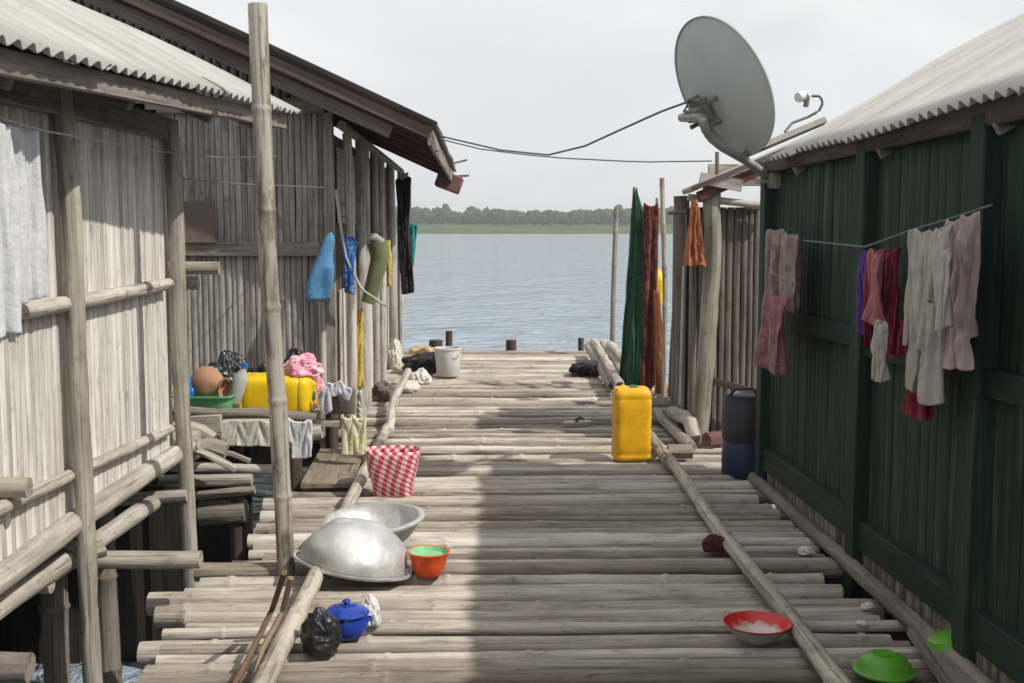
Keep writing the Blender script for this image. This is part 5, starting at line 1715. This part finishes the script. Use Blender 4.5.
p = G(393, 495, 0)
t = thing("checked_bag", "red and white checked bag standing open on the deck", "bag", p)
MB().loft([(0.0, .10, .075), (0.01, .108, .085), (0.08, .12, .095), (0.16, .135, .10), (0.23, .148, .105), (0.265, .152, .105)], p, n=3.5, cap=False, wob=0.012, seed=2, seg=60).build("bag_side", M["check"], t, solid=0.005)
MB().box(p + Vector((0, 0, 0.012)), (0.19, 0.14, 0.01)).build("bag_bottom", M["check"], t)
for s in (1,):
    MB().tube([p + Vector((-0.06, s * 0.1, 0.25)), p + Vector((-0.05, s * 0.12, 0.2)), p + Vector((0.05, s * 0.12, 0.2)), p + Vector((0.06, s * 0.1, 0.25))], 0.006, seg=6, step=0.02).build("handle", M["c_rose"], t)

p = G(717, 551, 0)
tag(MB().lump(p, (0.065, 0.05, 0.045), 61, 0.35).build("maroon_cloth", M["c_maroon"], origin=p, sub=1), "small dark maroon cloth bundle against the edge pole", "cloth")
for (px, py, s, lab) in ((806, 553, 0.035, "larger white scrap lying by the green hut's base log"), (868, 608, 0.024, "small white scrap in the gap beside green hut"), (862, 625, 0.02, "tiny pale scrap near the plank")):
    p = G(px, py, -0.01)
    tag(MB().lump(p, (s, s, s * 0.5), px, 0.45).build("paper_scrap", M["white_plastic"], origin=p), lab, "scrap", "paper scraps along the green hut")
# sandals
t = thing("sandal", "worn grey sandal lying on the shaded deck behind the jerrycan", "sandal", G(577, 424))
p = G(577, 424)
MB().loft([(0.0, .11, .042), (0.012, .115, .046), (0.022, .11, .042)], p, n=2.6).transform(Matrix.Translation(p) @ Matrix.Rotation(R(12), 4, "Z") @ Matrix.Translation(-p)).build("sole", M["grey_enamel"], t)
MB().tube([p + Vector((-0.02, -0.045, 0.02)), p + Vector((0.03, -0.02, 0.05)), p + Vector((0.06, 0, 0.03)), p + Vector((0.03, 0.03, 0.05)), p + Vector((-0.02, 0.045, 0.02))], 0.007, seg=6, step=0.02).build("strap", M["rubber"], t)
# vines / sticks near left
for (pts, lab) in (([G(284, 572, 0.35), G(272, 610, 0.12), G(250, 655, 0.05), G(232, 690, 0.02)], "brown vine curving from the bamboo pole's foot to the deck edge"),
                   ([G(291, 578, 0.25), G(282, 612, 0.1), G(262, 650, 0.05), G(250, 690, 0.02)], "straighter brown vine next to the edge pole")):
    mb = MB().tube(pts, 0.011, seg=8, wob=0.25, step=0.04)
    tag(mb.build("dry_vine", M["reed_rope"], origin=pts[-1]), lab, "vine", "dry vines by the bamboo pole")
# plank bottom right
mb = MB().beam(G(925, 632, 0.03), G(975, 700, 0.03), 0.13, 0.03, tint=0.35)
tag(mb.build("weathered_plank", M["beam"], origin=G(940, 660)), "weathered grey plank lying at the green hut's foot", "plank")
mb = MB().beam(G(880, 640, 0.02), G(935, 612, 0.02), 0.08, 0.03, tint=0.2)
# drum
p = G(745, 486, 0)
p = Vector((1.615, 7.0, -0.02))
t = thing("plastic_drum", "dark grey drum with a blue lower part beside the green hut's corner", "drum", p)
MB().lathe([(0.125, 0.22), (0.135, 0.24), (0.14, 0.34), (0.137, 0.46), (0.125, 0.49), (0.13, 0.51), (0.12, 0.515), (0.11, 0.50), (0, 0.49)], p, seg=36, wob=0.02).build("upper_body", M["grey_plastic"], t)
MB().lathe([(0, 0), (0.12, 0), (0.132, 0.015), (0.135, 0.1), (0.132, 0.2), (0.125, 0.22)], p, seg=36, wob=0.02).build("lower_body", M["navy_plastic"], t)
MB().tube([p + Vector((-0.11, -0.05, 0.5)), p + Vector((-0.08, -0.1, 0.56)), p + Vector((0.03, -0.12, 0.56)), p + Vector((0.06, -0.1, 0.5))], 0.009, seg=8, step=0.02).build("handle", M["grey_plastic"], t)

# far end, left
p = G(448, 376, 0)
t = thing("white_bucket", "cloudy white plastic bucket at the far end of the deck", "bucket", p)
MB().lathe([(0, 0), (0.11, 0), (0.118, 0.01), (0.135, 0.27), (0.145, 0.28), (0.145, 0.295), (0.13, 0.295), (0.112, 0.02), (0, 0.015)], p, seg=32).build("bucket_body", M["cloudy_plastic"], t)
MB().tube([p + Vector((-0.14, 0, 0.28)), p + Vector((-0.1, -0.12, 0.2)), p + Vector((0.1, -0.12, 0.2)), p + Vector((0.14, 0, 0.28))], 0.004, seg=6, step=0.03).build("handle", M["steel"], t)
for (px, py, s, mt2, nm, lab, cat) in ((429, 363, (0.2, 0.18, 0.12), "c_tan", "tan_sack", "tan sack heaped beside the white bucket", "sack"),
                                       (424, 372, (0.22, 0.18, 0.13), "c_black", "dark_cloth", "dark cloth heap in front of the tan sack", "cloth"),
                                       (420, 383, (0.09, 0.08, 0.08), "white_plastic", "white_bag", "crumpled white plastic bag below the dark cloth heap", "bag"),
                                       (404, 392, (0.12, 0.14, 0.07), "c_dirtywhite", "grey_heap", "dirty white cloth heap by the slat hut's posts", "cloth"),
                                       (395, 368, (0.07, 0.16, 0.17), "c_dirtywhite", "pale_sack", "pale sack leaning on the slat hut's posts", "sack"),
                                       (384, 400, (0.10, 0.14, 0.10), "c_brown", "brown_rag", "brown rag on the deck by the leaning stick", "rag")):
    p = G(px, py, 0)
    tag(MB().lump(p, s, px, 0.45).build(nm, M[mt2], origin=p, sub=1), lab, cat)
mb = MB().tube([G(389, 432, 0.05), G(394, 400, 0.12), AY(408, 371, 9.9)], 0.032, wob=0.12, seg=10, step=0.1, tint=0.95)
tag(mb.build("pale_stick", M["pale_log"], origin=G(389, 432)), "pale crooked stick lying toward the white plastic bag", "stick")
